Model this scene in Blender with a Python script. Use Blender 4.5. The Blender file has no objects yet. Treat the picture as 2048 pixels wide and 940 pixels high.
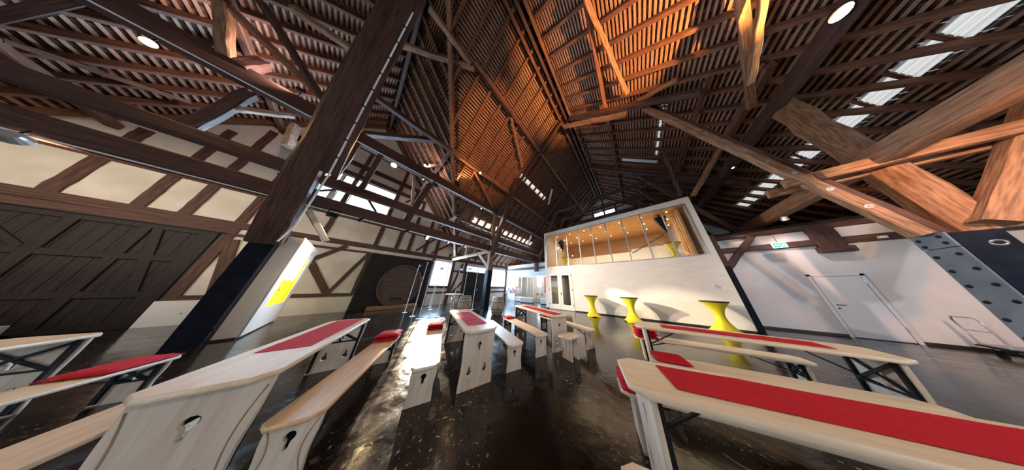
import bpy, bmesh, math, random
import numpy as np
from mathutils import Vector, Matrix
random.seed(7)
RNG = np.random.default_rng(7)
C = bpy.context.scene.collection
SC = bpy.context.scene

# ------------------------------------------------------------------ camera
CAMH = 1.5
FPX, PPX, PPY = 262.361875, 1056.52, 472.34
YAW, PIT, ROL = -0.667794832, 0.370745598, 0.0157657513
cam_d = bpy.data.cameras.new('camera')
cam = bpy.data.objects.new('camera', cam_d); C.objects.link(cam)
_f = Vector((math.sin(YAW)*math.cos(PIT), math.cos(YAW)*math.cos(PIT), math.sin(PIT)))
_r = Vector((math.cos(YAW), -math.sin(YAW), 0)); _u = _r.cross(_f)
_r2 = math.cos(ROL)*_r + math.sin(ROL)*_u; _u2 = -math.sin(ROL)*_r + math.cos(ROL)*_u
M = Matrix.Identity(4)
for i in range(3):
    M[i][0] = _r2[i]; M[i][1] = _u2[i]; M[i][2] = -_f[i]
M[2][3] = CAMH
cam.matrix_world = M
cam_d.sensor_fit = 'HORIZONTAL'; cam_d.sensor_width = 36.0
cam_d.lens = 36.0*FPX/2048
cam_d.shift_x = -(PPX-1024)/2048; cam_d.shift_y = (PPY-470)/2048
cam_d.clip_start = 0.05; cam_d.clip_end = 200
SC.camera = cam

# ------------------------------------------------------------------ sky, sun, exposure
W = bpy.data.worlds.new('world'); SC.world = W; W.use_nodes = True
W.node_tree.nodes['Background'].inputs[0].default_value = (0.66, 0.83, 1.0, 1)
W.node_tree.nodes['Background'].inputs[1].default_value = 2.6
SC.view_settings.view_transform = 'Standard'; SC.view_settings.look = 'None'
SC.view_settings.exposure = 0.55; SC.view_settings.gamma = 1.0; SC.view_settings.use_curve_mapping = False

def light(name, kind, loc, energy, color, target=None, size=None, size_y=None, spot=None, blend=0.6, radius=0.05):
    d = bpy.data.lights.new(name, kind); d.energy = energy; d.color = color
    if kind == 'AREA':
        d.shape = 'RECTANGLE'; d.size = size; d.size_y = size_y or size
    elif kind == 'SPOT':
        d.spot_size = math.radians(spot); d.spot_blend = blend; d.shadow_soft_size = radius
    elif kind == 'POINT':
        d.shadow_soft_size = radius
    o = bpy.data.objects.new(name, d); C.objects.link(o); o.location = loc
    if target is not None:
        o.rotation_euler = (Vector(target)-Vector(loc)).to_track_quat('-Z', 'Y').to_euler()
    return o

sun_d = bpy.data.lights.new('sun', 'SUN'); sun_d.energy = 4.5; sun_d.angle = math.radians(0.6); sun_d.color = (1.0, 0.70, 0.40)
sun = bpy.data.objects.new('sun', sun_d); C.objects.link(sun)
_az = math.radians(-19); _el = math.radians(14)
sun.rotation_euler = Vector((math.cos(_az)*math.cos(_el), math.sin(_az)*math.cos(_el), -math.sin(_el))).to_track_quat('-Z', 'Y').to_euler()

DAY = (0.48, 0.72, 1.0)
# daylight standing in the seen and added openings of the barn
light('daylight', 'AREA', (-13.99, -1.3, 7.45), 1100, DAY, (0, -1.3, 5.5), 3.2, 2.1)
light('daylight', 'AREA', (-14.0, 4.9, 2.6), 650, DAY, (0, 4.9, 2.0), 1.35, 2.1)
light('daylight', 'AREA', (-14.0, 11.6, 2.6), 600, DAY, (0, 11.6, 2.0), 2.0, 2.0)
light('daylight', 'AREA', (2.0, -11.9, 3.0), 130, (1.0, 0.95, 0.9), (0, 5, 2.5), 9.0, 5.5)     # fill light in a made-up gate opening behind the camera
light('daylight', 'AREA', (10.5, 3.0, 2.4), 70, DAY, (0, 3.0, 2.0), 5.0, 2.2)                 # fill light in an added, unseen window band on the right

# ------------------------------------------------------------------ materials
def mat(name, col, rough=0.6, metal=0.0, emis=None, estr=0.0, spec=None, sheen=0.0):
    m = bpy.data.materials.new(name); m.use_nodes = True
    b = m.node_tree.nodes['Principled BSDF']
    b.inputs['Base Color'].default_value = (*col, 1); b.inputs['Roughness'].default_value = rough; b.inputs['Metallic'].default_value = metal
    if emis: b.inputs['Emission Color'].default_value = (*emis, 1); b.inputs['Emission Strength'].default_value = estr
    if spec is not None: b.inputs['Specular IOR Level'].default_value = spec
    if sheen: b.inputs['Sheen Weight'].default_value = sheen
    return m
def nodes(m): return m.node_tree.nodes, m.node_tree.links, m.node_tree.nodes['Principled BSDF']
def noise_mat(name, c1, c2, scale=(1, 1, 1), nscale=6.0, detail=6, rough=0.7, bump=0.0, lo=0.35, hi=0.68, coord='Object', spec=None, sheen=0.0, c3=None, world=False):
    m = mat(name, c1, rough, spec=spec, sheen=sheen); n, l, b = nodes(m)
    tc = n.new('ShaderNodeTexCoord'); mp = n.new('ShaderNodeMapping'); mp.inputs['Scale'].default_value = scale
    if world:
        g = n.new('ShaderNodeNewGeometry'); l.new(g.outputs['Position'], mp.inputs[0])
    else:
        l.new(tc.outputs[coord], mp.inputs[0])
    t = n.new('ShaderNodeTexNoise'); t.inputs['Scale'].default_value = nscale; t.inputs['Detail'].default_value = detail
    l.new(mp.outputs[0], t.inputs['Vector'])
    r = n.new('ShaderNodeValToRGB'); r.color_ramp.elements[0].position = lo; r.color_ramp.elements[1].position = hi
    r.color_ramp.elements[0].color = (*c1, 1); r.color_ramp.elements[1].color = (*c2, 1)
    if c3:
        e = r.color_ramp.elements.new((lo+hi)/2); e.color = (*c3, 1)
    l.new(t.outputs['Fac'], r.inputs[0]); l.new(r.outputs[0], b.inputs['Base Color'])
    if bump:
        bp = n.new('ShaderNodeBump'); bp.inputs['Strength'].default_value = bump; bp.inputs['Distance'].default_value = 0.02
        l.new(t.outputs['Fac'], bp.inputs['Height']); l.new(bp.outputs[0], b.inputs['Normal'])
    return m
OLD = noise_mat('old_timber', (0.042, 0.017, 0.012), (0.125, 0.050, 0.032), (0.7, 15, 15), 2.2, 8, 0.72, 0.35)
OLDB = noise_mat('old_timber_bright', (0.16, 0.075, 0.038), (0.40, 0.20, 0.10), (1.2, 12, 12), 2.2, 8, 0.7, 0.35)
PALE = noise_mat('pale_timber', (0.30, 0.19, 0.12), (0.56, 0.42, 0.32), (1.2, 12, 12), 2.2, 8, 0.75, 0.3)
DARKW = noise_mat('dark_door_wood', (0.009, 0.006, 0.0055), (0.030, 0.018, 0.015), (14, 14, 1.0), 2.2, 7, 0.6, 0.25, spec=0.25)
RAFT = noise_mat('rafter_wood', (0.10, 0.037, 0.019), (0.24, 0.095, 0.046), (1.2, 14, 14), 2.2, 6, 0.75, 0.3)
BATT = noise_mat('batten_wood', (0.24, 0.12, 0.07), (0.48, 0.27, 0.165), (1.0, 14, 14), 2.0, 5, 0.75, 0.2)
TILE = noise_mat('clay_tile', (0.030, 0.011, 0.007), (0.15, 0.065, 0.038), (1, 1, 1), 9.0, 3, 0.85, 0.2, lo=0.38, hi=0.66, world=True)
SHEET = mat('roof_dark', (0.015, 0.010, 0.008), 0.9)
PLAS = noise_mat('plaster', (0.60, 0.53, 0.45), (0.72, 0.66, 0.58), (1, 1, 1), 1.3, 6, 0.9, 0.12, world=True)
PLASW = noise_mat('white_plaster', (0.62, 0.58, 0.57), (0.72, 0.68, 0.67), (1, 1, 1), 0.9, 5, 0.85, 0.08, world=True)
PANEL = noise_mat('limed_plywood', (0.72, 0.64, 0.57), (0.79, 0.71, 0.64), (0.7, 1, 2.4), 2.6, 8, 0.55, 0.05, world=True)
PLY = noise_mat('warm_plywood', (0.62, 0.36, 0.16), (0.75, 0.48, 0.24), (0.6, 2.5, 2.5), 2.2, 7, 0.5, world=True)
WHITE = mat('white_paint', (0.78, 0.73, 0.68), 0.5)
WFRAME = mat('white_door_paint', (0.80, 0.72, 0.62), 0.4)
GREYW = mat('grey_white_door', (0.66, 0.63, 0.65), 0.5)
STEELB = noise_mat('black_steel_paint', (0.007, 0.008, 0.013), (0.014, 0.016, 0.026), (1, 1, 1), 4, 4, 0.5, 0.05, spec=0.06)
STEELG = noise_mat('blue_grey_steel', (0.10, 0.12, 0.145), (0.15, 0.17, 0.20), (1, 1, 1), 3, 4, 0.5, 0.05)
BLACK = mat('black_metal', (0.008, 0.008, 0.009), 0.5, spec=0.15)
CHROME = mat('polished_steel', (0.75, 0.75, 0.77), 0.18, 1.0)
ALU = mat('grey_aluminium', (0.42, 0.42, 0.44), 0.38, 0.7)
PINE = noise_mat('pine_top', (0.76, 0.57, 0.38), (0.88, 0.73, 0.56), (0.8, 12, 12), 2.0, 6, 0.42, 0.08, c3=(0.82, 0.65, 0.46))
PINEB = noise_mat('orange_pine_bench', (0.66, 0.40, 0.19), (0.80, 0.56, 0.32), (0.8, 12, 12), 2.0, 6, 0.38, 0.08)
LIME = noise_mat('limed_board', (0.53, 0.43, 0.335), (0.68, 0.575, 0.475), (11, 0.7, 11), 2.0, 6, 0.55, 0.08)
GROOVE = mat('groove_shade', (0.34, 0.22, 0.14), 0.7)
RED = noise_mat('red_cloth', (0.50, 0.006, 0.018), (0.60, 0.012, 0.028), (1, 1, 1), 60, 2, 0.8, 0.1, spec=0.2)
YEL = mat('yellow_stretch_fabric', (0.74, 0.62, 0.015), 0.65, sheen=0.1)
TOPB = mat('black_table_top', (0.012, 0.010, 0.010), 0.45)
STAVE = noise_mat('barrel_oak', (0.33, 0.26, 0.20), (0.53, 0.45, 0.37), (6, 6, 0.8), 2.5, 6, 0.7, 0.2)
HOOP = mat('barrel_hoop', (0.17, 0.16, 0.15), 0.5, 0.6)
CASK = noise_mat('old_cask', (0.040, 0.022, 0.014), (0.13, 0.070, 0.042), (1, 8, 1), 2.5, 7, 0.6, 0.25)
BLUE = mat('blue_sign', (0.02, 0.10, 0.32), 0.5)
GREEN = mat('green_sign', (0.0, 0.30, 0.20), 0.4, emis=(0.0, 0.35, 0.24), estr=0.8)
LITW = mat('lit_white', (0.9, 0.9, 0.9), 0.5, emis=(0.8, 1.0, 0.95), estr=1.2)
LAMPW = mat('lamp_warm_lens', (1, 0.9, 0.7), 0.3, emis=(1.0, 0.72, 0.36), estr=60)
LAMPC = mat('lamp_cool_lens', (1, 1, 1), 0.3, emis=(0.85, 0.93, 1.0), estr=40)
LAMPD = mat('small_downlight', (1, 1, 1), 0.3, emis=(1.0, 0.85, 0.62), estr=14)
LAMPH = mat('lamp_shell', (0.62, 0.60, 0.58), 0.35, 0.5)
YPAINT = mat('yellow_paint', (0.85, 0.70, 0.01), 0.5)
WHT2 = mat('bright_white_board', (0.88, 0.86, 0.82), 0.5)
TWIG = noise_mat('dry_vine', (0.06, 0.04, 0.03), (0.26, 0.19, 0.15), (1, 1, 1), 8, 4, 0.8, 0.3)
TRIMB = mat('dark_skirting', (0.02, 0.016, 0.014), 0.5)
INK = mat('grey_lettering', (0.18, 0.17, 0.17), 0.6)
PAPERS = [mat('paper_%d' % i, c, 0.5) for i, c in enumerate(((0.7, 0.12, 0.12), (0.75, 0.72, 0.7), (0.12, 0.2, 0.45), (0.8, 0.6, 0.5)))]

def glass_mat(name, tint, refl=0.12, rough=0.02):
    m = bpy.data.materials.new(name); m.use_nodes = True; n = m.node_tree.nodes; l = m.node_tree.links
    n.clear(); o = n.new('ShaderNodeOutputMaterial'); t = n.new('ShaderNodeBsdfTransparent'); g = n.new('ShaderNodeBsdfGlossy'); x = n.new('ShaderNodeMixShader')
    t.inputs[0].default_value = (*tint, 1); g.inputs['Roughness'].default_value = rough; x.inputs[0].default_value = refl
    l.new(t.outputs[0], x.inputs[1]); l.new(g.outputs[0], x.inputs[2]); l.new(x.outputs[0], o.inputs[0]); return m
GLASS = glass_mat('clear_glass', (0.95, 0.97, 0.97), 0.07)
GLASSD = glass_mat('window_glass', (0.97, 0.99, 1.0), 0.05)
def trans_mat(name, col):
    m = bpy.data.materials.new(name); m.use_nodes = True; n = m.node_tree.nodes; l = m.node_tree.links
    n.clear(); o = n.new('ShaderNodeOutputMaterial'); t = n.new('ShaderNodeBsdfTranslucent'); d = n.new('ShaderNodeBsdfDiffuse'); x = n.new('ShaderNodeMixShader')
    t.inputs[0].default_value = (*col, 1); d.inputs[0].default_value = (*col, 1); x.inputs[0].default_value = 0.35
    l.new(t.outputs[0], x.inputs[1]); l.new(d.outputs[0], x.inputs[2]); l.new(x.outputs[0], o.inputs[0]); return m
RIB = trans_mat('translucent_sheet', (0.52, 0.43, 0.36))

def floor_mat():
    m = mat('sealed_dark_floor', (0.02, 0.012, 0.008), 0.2, spec=0.27); n, l, b = nodes(m)
    g = n.new('ShaderNodeNewGeometry')
    def nz(sc, det, dist=0.0, rgh=0.5):
        t = n.new('ShaderNodeTexNoise'); t.inputs['Scale'].default_value = sc; t.inputs['Detail'].default_value = det; t.inputs['Distortion'].default_value = dist; t.inputs['Roughness'].default_value = rgh
        l.new(g.outputs['Position'], t.inputs['Vector']); return t
    def ramp(src, p0, p1, c0, c1):
        r = n.new('ShaderNodeValToRGB'); r.color_ramp.elements[0].position = p0; r.color_ramp.elements[1].position = p1
        r.color_ramp.elements[0].color = (*c0, 1); r.color_ramp.elements[1].color = (*c1, 1); l.new(src, r.inputs[0]); return r
    big = nz(0.5, 4, 0.3); r1 = ramp(big.outputs['Fac'], 0.35, 0.7, (0.007, 0.0045, 0.0035), (0.030, 0.020, 0.014))
    speck = nz(24.0, 3, 0.5); patch = nz(0.9, 4, 0.5)
    rs = ramp(speck.outputs['Fac'], 0.635, 0.68, (0, 0, 0), (1, 1, 1)); rp = ramp(patch.outputs['Fac'], 0.46, 0.60, (0, 0, 0), (1, 1, 1))
    mu = n.new('ShaderNodeMath'); mu.operation = 'MULTIPLY'; l.new(rs.outputs[0], mu.inputs[0]); l.new(rp.outputs[0], mu.inputs[1])
    wear = nz(2.2, 8, 1.0, 0.7); rw = ramp(wear.outputs['Fac'], 0.60, 0.68, (0, 0, 0), (1, 1, 1))
    mw = n.new('ShaderNodeMath'); mw.operation = 'MULTIPLY'; l.new(rw.outputs[0], mw.inputs[0]); l.new(rp.outputs[0], mw.inputs[1])
    mx = n.new('ShaderNodeMix'); mx.data_type = 'RGBA'; l.new(mu.outputs[0], mx.inputs['Factor']); l.new(r1.outputs[0], mx.inputs['A']); mx.inputs['B'].default_value = (0.34, 0.31, 0.29, 1)
    mx2 = n.new('ShaderNodeMix'); mx2.data_type = 'RGBA'; l.new(mw.outputs[0], mx2.inputs['Factor']); l.new(mx.outputs['Result'], mx2.inputs['A']); mx2.inputs['B'].default_value = (0.13, 0.105, 0.09, 1)
    l.new(mx2.outputs['Result'], b.inputs['Base Color'])
    rr = ramp(wear.outputs['Fac'], 0.35, 0.7, (0.08, 0.08, 0.08), (0.25, 0.25, 0.25)); l.new(rr.outputs[0], b.inputs['Roughness'])
    mid = nz(6.0, 5, 0.4); bp = n.new('ShaderNodeBump'); bp.inputs['Strength'].default_value = 0.16; bp.inputs['Distance'].default_value = 0.02
    l.new(mid.outputs['Fac'], bp.inputs['Height']); l.new(bp.outputs[0], b.inputs['Normal'])
    return m
FLOOR = floor_mat()

def nest(child, part):
    child.parent = part; child.matrix_parent_inverse = part.matrix_basis.inverted(); return child
# ------------------------------------------------------------------ mesh helpers
def link(name, me, m, parent=None, matrix=None, smooth=False):
    o = bpy.data.objects.new(name, me); C.objects.link(o)
    if m is not None and len(me.materials) == 0:
        me.materials.append(m)
    if parent is not None: o.parent = parent
    if matrix is not None: o.matrix_local = matrix
    if smooth:
        me.polygons.foreach_set('use_smooth', [True]*len(me.polygons))
    return o
def obj(name, bm, m, parent=None, matrix=None, smooth=False):
    me = bpy.data.meshes.new(name); bm.normal_update(); bm.to_mesh(me); bm.free()
    return link(name, me, m, parent, matrix, smooth)
def tag(o, label=None, cat=None, group=None, kind=None):
    if label: o['label'] = label
    if cat: o['category'] = cat
    if group: o['group'] = group
    if kind: o['kind'] = kind
    return o
def empty(name, loc=(0, 0, 0), rz=0.0, label=None, cat=None, group=None, kind=None):
    o = bpy.data.objects.new(name, None); C.objects.link(o); o.location = loc; o.rotation_euler = (0, 0, rz); o.empty_display_size = 0.1
    return tag(o, label, cat, group, kind)
def copy_tree(o, parent=None):
    c = o.copy(); C.objects.link(c)
    if parent is not None: c.parent = parent
    for ch in list(o.children): copy_tree(ch, c)
    return c
def relabel(o, label): o['label'] = label; return o
def bx(bm, x0, x1, y0, y1, z0, z1):
    v = [bm.verts.new(p) for p in ((x0, y0, z0), (x1, y0, z0), (x1, y1, z0), (x0, y1, z0), (x0, y0, z1), (x1, y0, z1), (x1, y1, z1), (x0, y1, z1))]
    for f in ((0, 3, 2, 1), (4, 5, 6, 7), (0, 1, 5, 4), (1, 2, 6, 5), (2, 3, 7, 6), (3, 0, 4, 7)): bm.faces.new([v[i] for i in f])
    return bm
def box(name, x0, x1, y0, y1, z0, z1, m, parent=None, bev=0.0, local=True):
    """box whose own origin sits at its centre, so object texture space is local"""
    cx, cy, cz = (x0+x1)/2, (y0+y1)/2, (z0+z1)/2
    bm = bx(bmesh.new(), x0-cx, x1-cx, y0-cy, y1-cy, z0-cz, z1-cz)
    if bev: bmesh.ops.bevel(bm, geom=bm.edges[:], offset=bev, segments=1, affect='EDGES')
    return obj(name, bm, m, parent, Matrix.Translation((cx, cy, cz)))
def frame_matrix(p, q, up=(0, 0, 1), roll=0.0):
    p, q = Vector(p), Vector(q); x = (q-p).normalized(); up = Vector(up)
    if abs(x.dot(up)) > 0.97: up = Vector((0, 1, 0))
    y = up.cross(x).normalized(); z = x.cross(y)
    if roll:
        c, s = math.cos(roll), math.sin(roll); y, z = c*y+s*z, -s*y+c*z
    mm = Matrix.Identity(4)
    for i in range(3): mm[i][0] = x[i]; mm[i][1] = y[i]; mm[i][2] = z[i]; mm[i][3] = (p[i]+q[i])/2
    return mm, (q-p).length
def beam(name, p, q, w, h, m, parent=None, up=(0, 0, 1), jit=0.012, seg=7, cham=0.12, roll=0.0):
    """hand-hewn timber from p to q, w across, h along up, with worn arrises"""
    mm, L = frame_matrix(p, q, up, roll); bm = bmesh.new(); c = min(w, h)*cham
    prof = [(-w/2+c, -h/2), (w/2-c, -h/2), (w/2, -h/2+c), (w/2, h/2-c), (w/2-c, h/2), (-w/2+c, h/2), (-w/2, h/2-c), (-w/2, -h/2+c)]
    rings = []
    for i in range(seg+1):
        x = -L/2 + L*i/seg; dy, dz = (random.uniform(-jit, jit) for _ in range(2)) if 0 < i < seg else (0, 0)
        rings.append([bm.verts.new((x, a+dy+random.uniform(-jit, jit)*0.5, b+dz+random.uniform(-jit, jit)*0.5)) for a, b in prof])
    for i in range(seg):
        for k in range(8): bm.faces.new((rings[i][k], rings[i+1][k], rings[i+1][(k+1) % 8], rings[i][(k+1) % 8]))
    bm.faces.new(rings[0]); bm.faces.new(rings[-1][::-1])
    bmesh.ops.recalc_face_normals(bm, faces=bm.faces[:])
    return obj(name, bm, m, parent, mm)
def plain_beam_mesh(L, w, h):
    bm = bx(bmesh.new(), -L/2, L/2, -w/2, w/2, -h/2, h/2); me = bpy.data.meshes.new('bar'); bm.normal_update(); bm.to_mesh(me); bm.free(); return me
def bar(name, p, q, w, h, m, parent=None, up=(0, 0, 1)):
    mm, L = frame_matrix(p, q, up); return link(name, plain_beam_mesh(L, w, h), m, parent, mm)
def tube(bm, pts, r, n=8, closed=False):
    pts = [Vector(p) for p in pts]; rings = []; N = len(pts)
    for i, p in enumerate(pts):
        a = pts[(i-1) % N] if (closed or i > 0) else p; b = pts[(i+1) % N] if (closed or i < N-1) else p
        t = (b-a).normalized(); up = Vector((0, 0, 1)) if abs(t.z) < 0.95 else Vector((1, 0, 0))
        y = up.cross(t).normalized(); z = t.cross(y); rr = r[i] if isinstance(r, (list, tuple)) else r
        rings.append([bm.verts.new(p + rr*(math.cos(2*math.pi*k/n)*y + math.sin(2*math.pi*k/n)*z)) for k in range(n)])
    for i in range(N if closed else N-1):
        A, B = rings[i], rings[(i+1) % N]
        for k in range(n): bm.faces.new((A[k], B[k], B[(k+1) % n], A[(k+1) % n]))
    if not closed: bm.faces.new(rings[0][::-1]); bm.faces.new(rings[-1])
    return bm
def tube_obj(name, pts, r, m, parent=None, n=8, closed=False):
    return obj(name, tube(bmesh.new(), pts, r, n, closed), m, parent, None, True)
def lathe(bm, prof, n=24, cap=True):
    rings = [[bm.verts.new((r*math.cos(2*math.pi*k/n), r*math.sin(2*math.pi*k/n), z)) for k in range(n)] for r, z in prof]
    for A, B in zip(rings, rings[1:]):
        for k in range(n): bm.faces.new((A[k], A[(k+1) % n], B[(k+1) % n], B[k]))
    if cap: bm.faces.new(rings[0][::-1]); bm.faces.new(rings[-1])
    return bm
def plate(name, outer, holes, t, m, parent=None, matrix=None, bev=0.003):
    """a board cut from an outline in its local xy plane, thickness t along z, with real holes"""
    cu = bpy.data.curves.new(name, 'CURVE'); cu.dimensions = '2D'; cu.fill_mode = 'BOTH'; cu.extrude = t/2-bev; cu.bevel_depth = bev; cu.bevel_resolution = 0
    for poly in [outer]+list(holes):
        s = cu.splines.new('POLY'); s.points.add(len(poly)-1); s.use_cyclic_u = True
        for pt, p in zip(s.points, poly): pt.co = (p[0], p[1], 0, 1)
    tmp = bpy.data.objects.new('tmp', cu); me = bpy.data.meshes.new_from_object(tmp); bpy.data.objects.remove(tmp); bpy.data.curves.remove(cu)
    me.name = name; me.materials.clear()
    return link(name, me, m, parent, matrix)
def basis(xv, yv, o):
    xv, yv = Vector(xv).normalized(), Vector(yv).normalized(); z = xv.cross(yv); mm = Matrix.Identity(4)
    for i in range(3): mm[i][0] = xv[i]; mm[i][1] = yv[i]; mm[i][2] = z[i]; mm[i][3] = o[i]
    return mm
def rrect(x0, x1, y0, y1): return [(x0, y0), (x1, y0), (x1, y1), (x0, y1)]

# ------------------------------------------------------------------ floor
bm = bx(bmesh.new(), -14.3, 10.9, -12.2, 20.3, -0.2, 0.0)
tag(obj('floor', bm, FLOOR), 'dark brown glossy sealed barn floor with pale scuffs', kind='structure')

# ------------------------------------------------------------------ roof planes
XR, ZR, SM = -1.7, 14.5, 0.85            # main ridge along y
YR, ZC, SX = -1.7, 13.75, 1.28           # cross gable ridge along x
nm, nx = math.hypot(1, SM), math.hypot(1, SX)
def zmain(x): return ZR - SM*abs(x-XR)
def zcross(y): return ZC - SX*abs(y-YR)
class Slope:
    def __init__(s, o, u, d, n): s.o, s.u, s.d, s.n = Vector(o), Vector(u), Vector(d), Vector(n)
    def P(s, a, b, h=0.0): return s.o + s.u*a + s.d*b + s.n*h
MR = Slope((XR, 0, ZR), (0, 1, 0), (1/nm, 0, -SM/nm), (SM/nm, 0, 1/nm))
ML = Slope((XR, 0, ZR), (0, 1, 0), (-1/nm, 0, -SM/nm), (-SM/nm, 0, 1/nm))
CR = Slope((0, YR, ZC), (1, 0, 0), (0, 1/nx, -SX/nx), (0, SX/nx, 1/nx))
CL = Slope((0, YR, ZC), (1, 0, 0), (0, -1/nx, -SX/nx), (0, -SX/nx, 1/nx))
SMAX, SMAXC = 16.15, 12.35
def v_main(s):      # first y of the main left slope past the valley, at slope distance s
    z = ZR - s*SM/nm; return YR + max(0.0, (ZC-z)/SX)
def x_cross(s):     # last x of the cross slopes before the valley
    z = ZC - s*SX/nx; return XR - (ZR-z)/SM
RD, BT = 0.19, 0.035
SKY = {'MR': [(11.2, 11.8, -2, 16), (5.95, 6.25, 7.6, 11.1)], 'ML': [(11.2, 12.2, 5.2, 14.2), (5.6, 5.95, 6.6, 10.9)], 'CR': [], 'CL': []}
def in_sky(key, s, y): return any(a <= s <= b and c <= y <= d for a, b, c, d in SKY[key])
def build_slope(key, S, smax, label, ulim, raft_u, spans, ranges, sheet):
    root = empty('ceiling', label=label, kind='structure')
    # outer boarding, left open over the translucent strips
    bm = bmesh.new()
    for poly in sheet:
        lo = [bm.verts.new(S.P(a, b, RD+0.16)) for a, b in poly]; hi = [bm.verts.new(S.P(a, b, RD+0.22)) for a, b in poly]
        bm.faces.new(lo); bm.faces.new(hi[::-1]); k = len(lo)
        for i in range(k): bm.faces.new((lo[i], hi[i], hi[(i+1) % k], lo[(i+1) % k]))
    bmesh.ops.recalc_face_normals(bm, faces=bm.faces[:])
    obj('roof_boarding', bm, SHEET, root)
    for u in raft_u:
        for a, b in spans(u):
            if b-a > 0.3: beam('rafter', S.P(u, a, RD/2), S.P(u, b, RD/2), 0.125+random.uniform(-.01, .02), RD, RAFT, root, S.n, 0.006, 4)
    cache = {}; V, F = [], []
    nb = int(smax/0.163)
    for i in range(1, nb):
        s = i*0.163
        for a, b in ranges(s):
            if b-a < 0.25: continue
            segs = [(a, b)]
            for q in SKY[key]:
                if q[0]-.03 <= s <= q[1]+.03: segs = [(x, y) for x, y in ((a, max(a, q[2])), (min(b, q[3]), b)) if y-x > .2]
            for x, y in segs: link('batten', plain_beam_mesh(y-x, 0.072, BT), BATT, root, basis(S.u, S.d, S.P((x+y)/2, s+random.uniform(-.008, .008), RD+BT/2)))
            us = np.arange(a, b, 0.185)
            us = us[[not in_sky(key, s+0.08, u) for u in us]]
            for u in us:
                w = 0.172; t0 = RD+BT+random.uniform(0.0, 0.012); t1 = t0+0.028+random.uniform(0, .02); s1 = s+0.19; u2 = u+random.uniform(-.006, .006)
                k = len(V); tw = random.uniform(-.008, .008)
                V += [S.P(u2, s-0.01, t0), S.P(u2+w, s-0.01, t0+tw), S.P(u2+w, s1, t1+tw), S.P(u2, s1, t1), S.P(u2, s1, t1+0.02), S.P(u2+w, s1, t1+0.02)]
                F += [(k, k+1, k+2, k+3), (k+3, k+2, k+5, k+4)]
    me = bpy.data.meshes.new('roof_tile'); me.from_pydata([tuple(v) for v in V], [], F); me.update()
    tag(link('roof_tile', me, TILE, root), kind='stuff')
    # corrugated translucent sheets over the open strips
    for (a, b, c, d) in SKY[key]:
        n = int((b-a+.15)/0.022); bm = bmesh.new(); prev = None
        for j in range(n+1):
            q = a-.05+(b-a+.15)*j/n; h = RD+0.06+0.028*math.sin(j*2*math.pi/6)
            cur = (bm.verts.new(S.P(c, q, h)), bm.verts.new(S.P(d, q, h)))
            if prev: bm.faces.new((prev[0], cur[0], cur[1], prev[1]))
            prev = cur
        obj('skylight_sheet', bm, RIB, root, None, True)
    return root
def strips(key, u0, u1, smax, s0=0.0, umin=None):
    out = []; cuts = sorted({s0, smax, *[x for q in SKY[key] for x in q[:2] if x > s0]})
    for a, b in zip(cuts, cuts[1:]):
        q = [k for k in SKY[key] if k[0] <= a+1e-6 and k[1] >= b-1e-6]
        if q:
            c, d = q[0][2:]
            if c > u0: out.append([(u0, a), (c, a), (c, b), (u0, b)])
            out.append([(d, a), (u1, a), (u1, b), (d, b)])
        else: out.append([(u0, a), (u1, a), (u1, b), (u0, b)])
    return out
RAFT_Y = [-2.9+0.78*i for i in range(30)]
build_slope('MR', MR, SMAX, 'right main roof slope seen from below, tiles on battens and rafters', None, RAFT_Y, lambda u: [(0.05, SMAX)],
            lambda s: [(-3.2, 20.0)], strips('MR', -12.2, 20.2, SMAX+0.5, -0.4))
def ml_span(u):
    z = zcross(u); a = (ZR-z)/(SM/nm) if z < ZR else 0
    return [(0.05, min(SMAX, a) if z > 4.05 else SMAX)]
ml_sheet = []
_zc0 = (ZR-ZC)/(SM/nm)
cuts = sorted({-0.4, 0.0, _zc0, SMAX+0.4, 11.2, 12.2, 5.6, 5.95, 3, 8, 14})
for a, b in zip(cuts, cuts[1:]):
    ya, yb = (v_main(a), v_main(b)) if a >= _zc0-1e-6 else (YR, YR)
    q = [k for k in SKY['ML'] if k[0] <= a+1e-6 and k[1] >= b-1e-6]
    if q:
        c, d = q[0][2:]
        if c > max(ya, yb): ml_sheet.append([(ya, a), (c, a), (c, b), (yb, b)])
        ml_sheet.append([(d, a), (20.2, a), (20.2, b), (d, b)])
    else: ml_sheet.append([(ya, a), (20.2, a), (20.2, b), (yb, b)])
    ml_sheet.append([(-12.2, a), (2*YR-ya, a), (2*YR-yb, b), (-12.2, b)])
build_slope('ML', ML, SMAX, 'left main roof slope beyond the valley, tiles on battens', None, [y for y in RAFT_Y if y > -1.7], ml_span,
            lambda s: [(v_main(s), 20.0)], ml_sheet)
def c_span(u):
    zm = zmain(u); return [(0.05, min(SMAXC, max(0.0, (ZC-zm)/(SX/nx))))]
_xc0 = x_cross(0)
RAFT_X = [-13.6+0.74*i for i in range(15)]
csheet = [[(-14.2, -0.65), (x_cross(0)+1, -0.65), (x_cross(0), 0), (x_cross(SMAXC), SMAXC), (-14.2, SMAXC)]]
build_slope('CR', CR, SMAXC, 'steep right slope of the cross gable roof over the plaster wall', None, RAFT_X, c_span, lambda s: [(-13.95, x_cross(s))], csheet)
build_slope('CL', CL, SMAXC, 'steep left slope of the cross gable roof above the plank door', None, RAFT_X, c_span, lambda s: [(-13.95, x_cross(s))], csheet)

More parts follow.
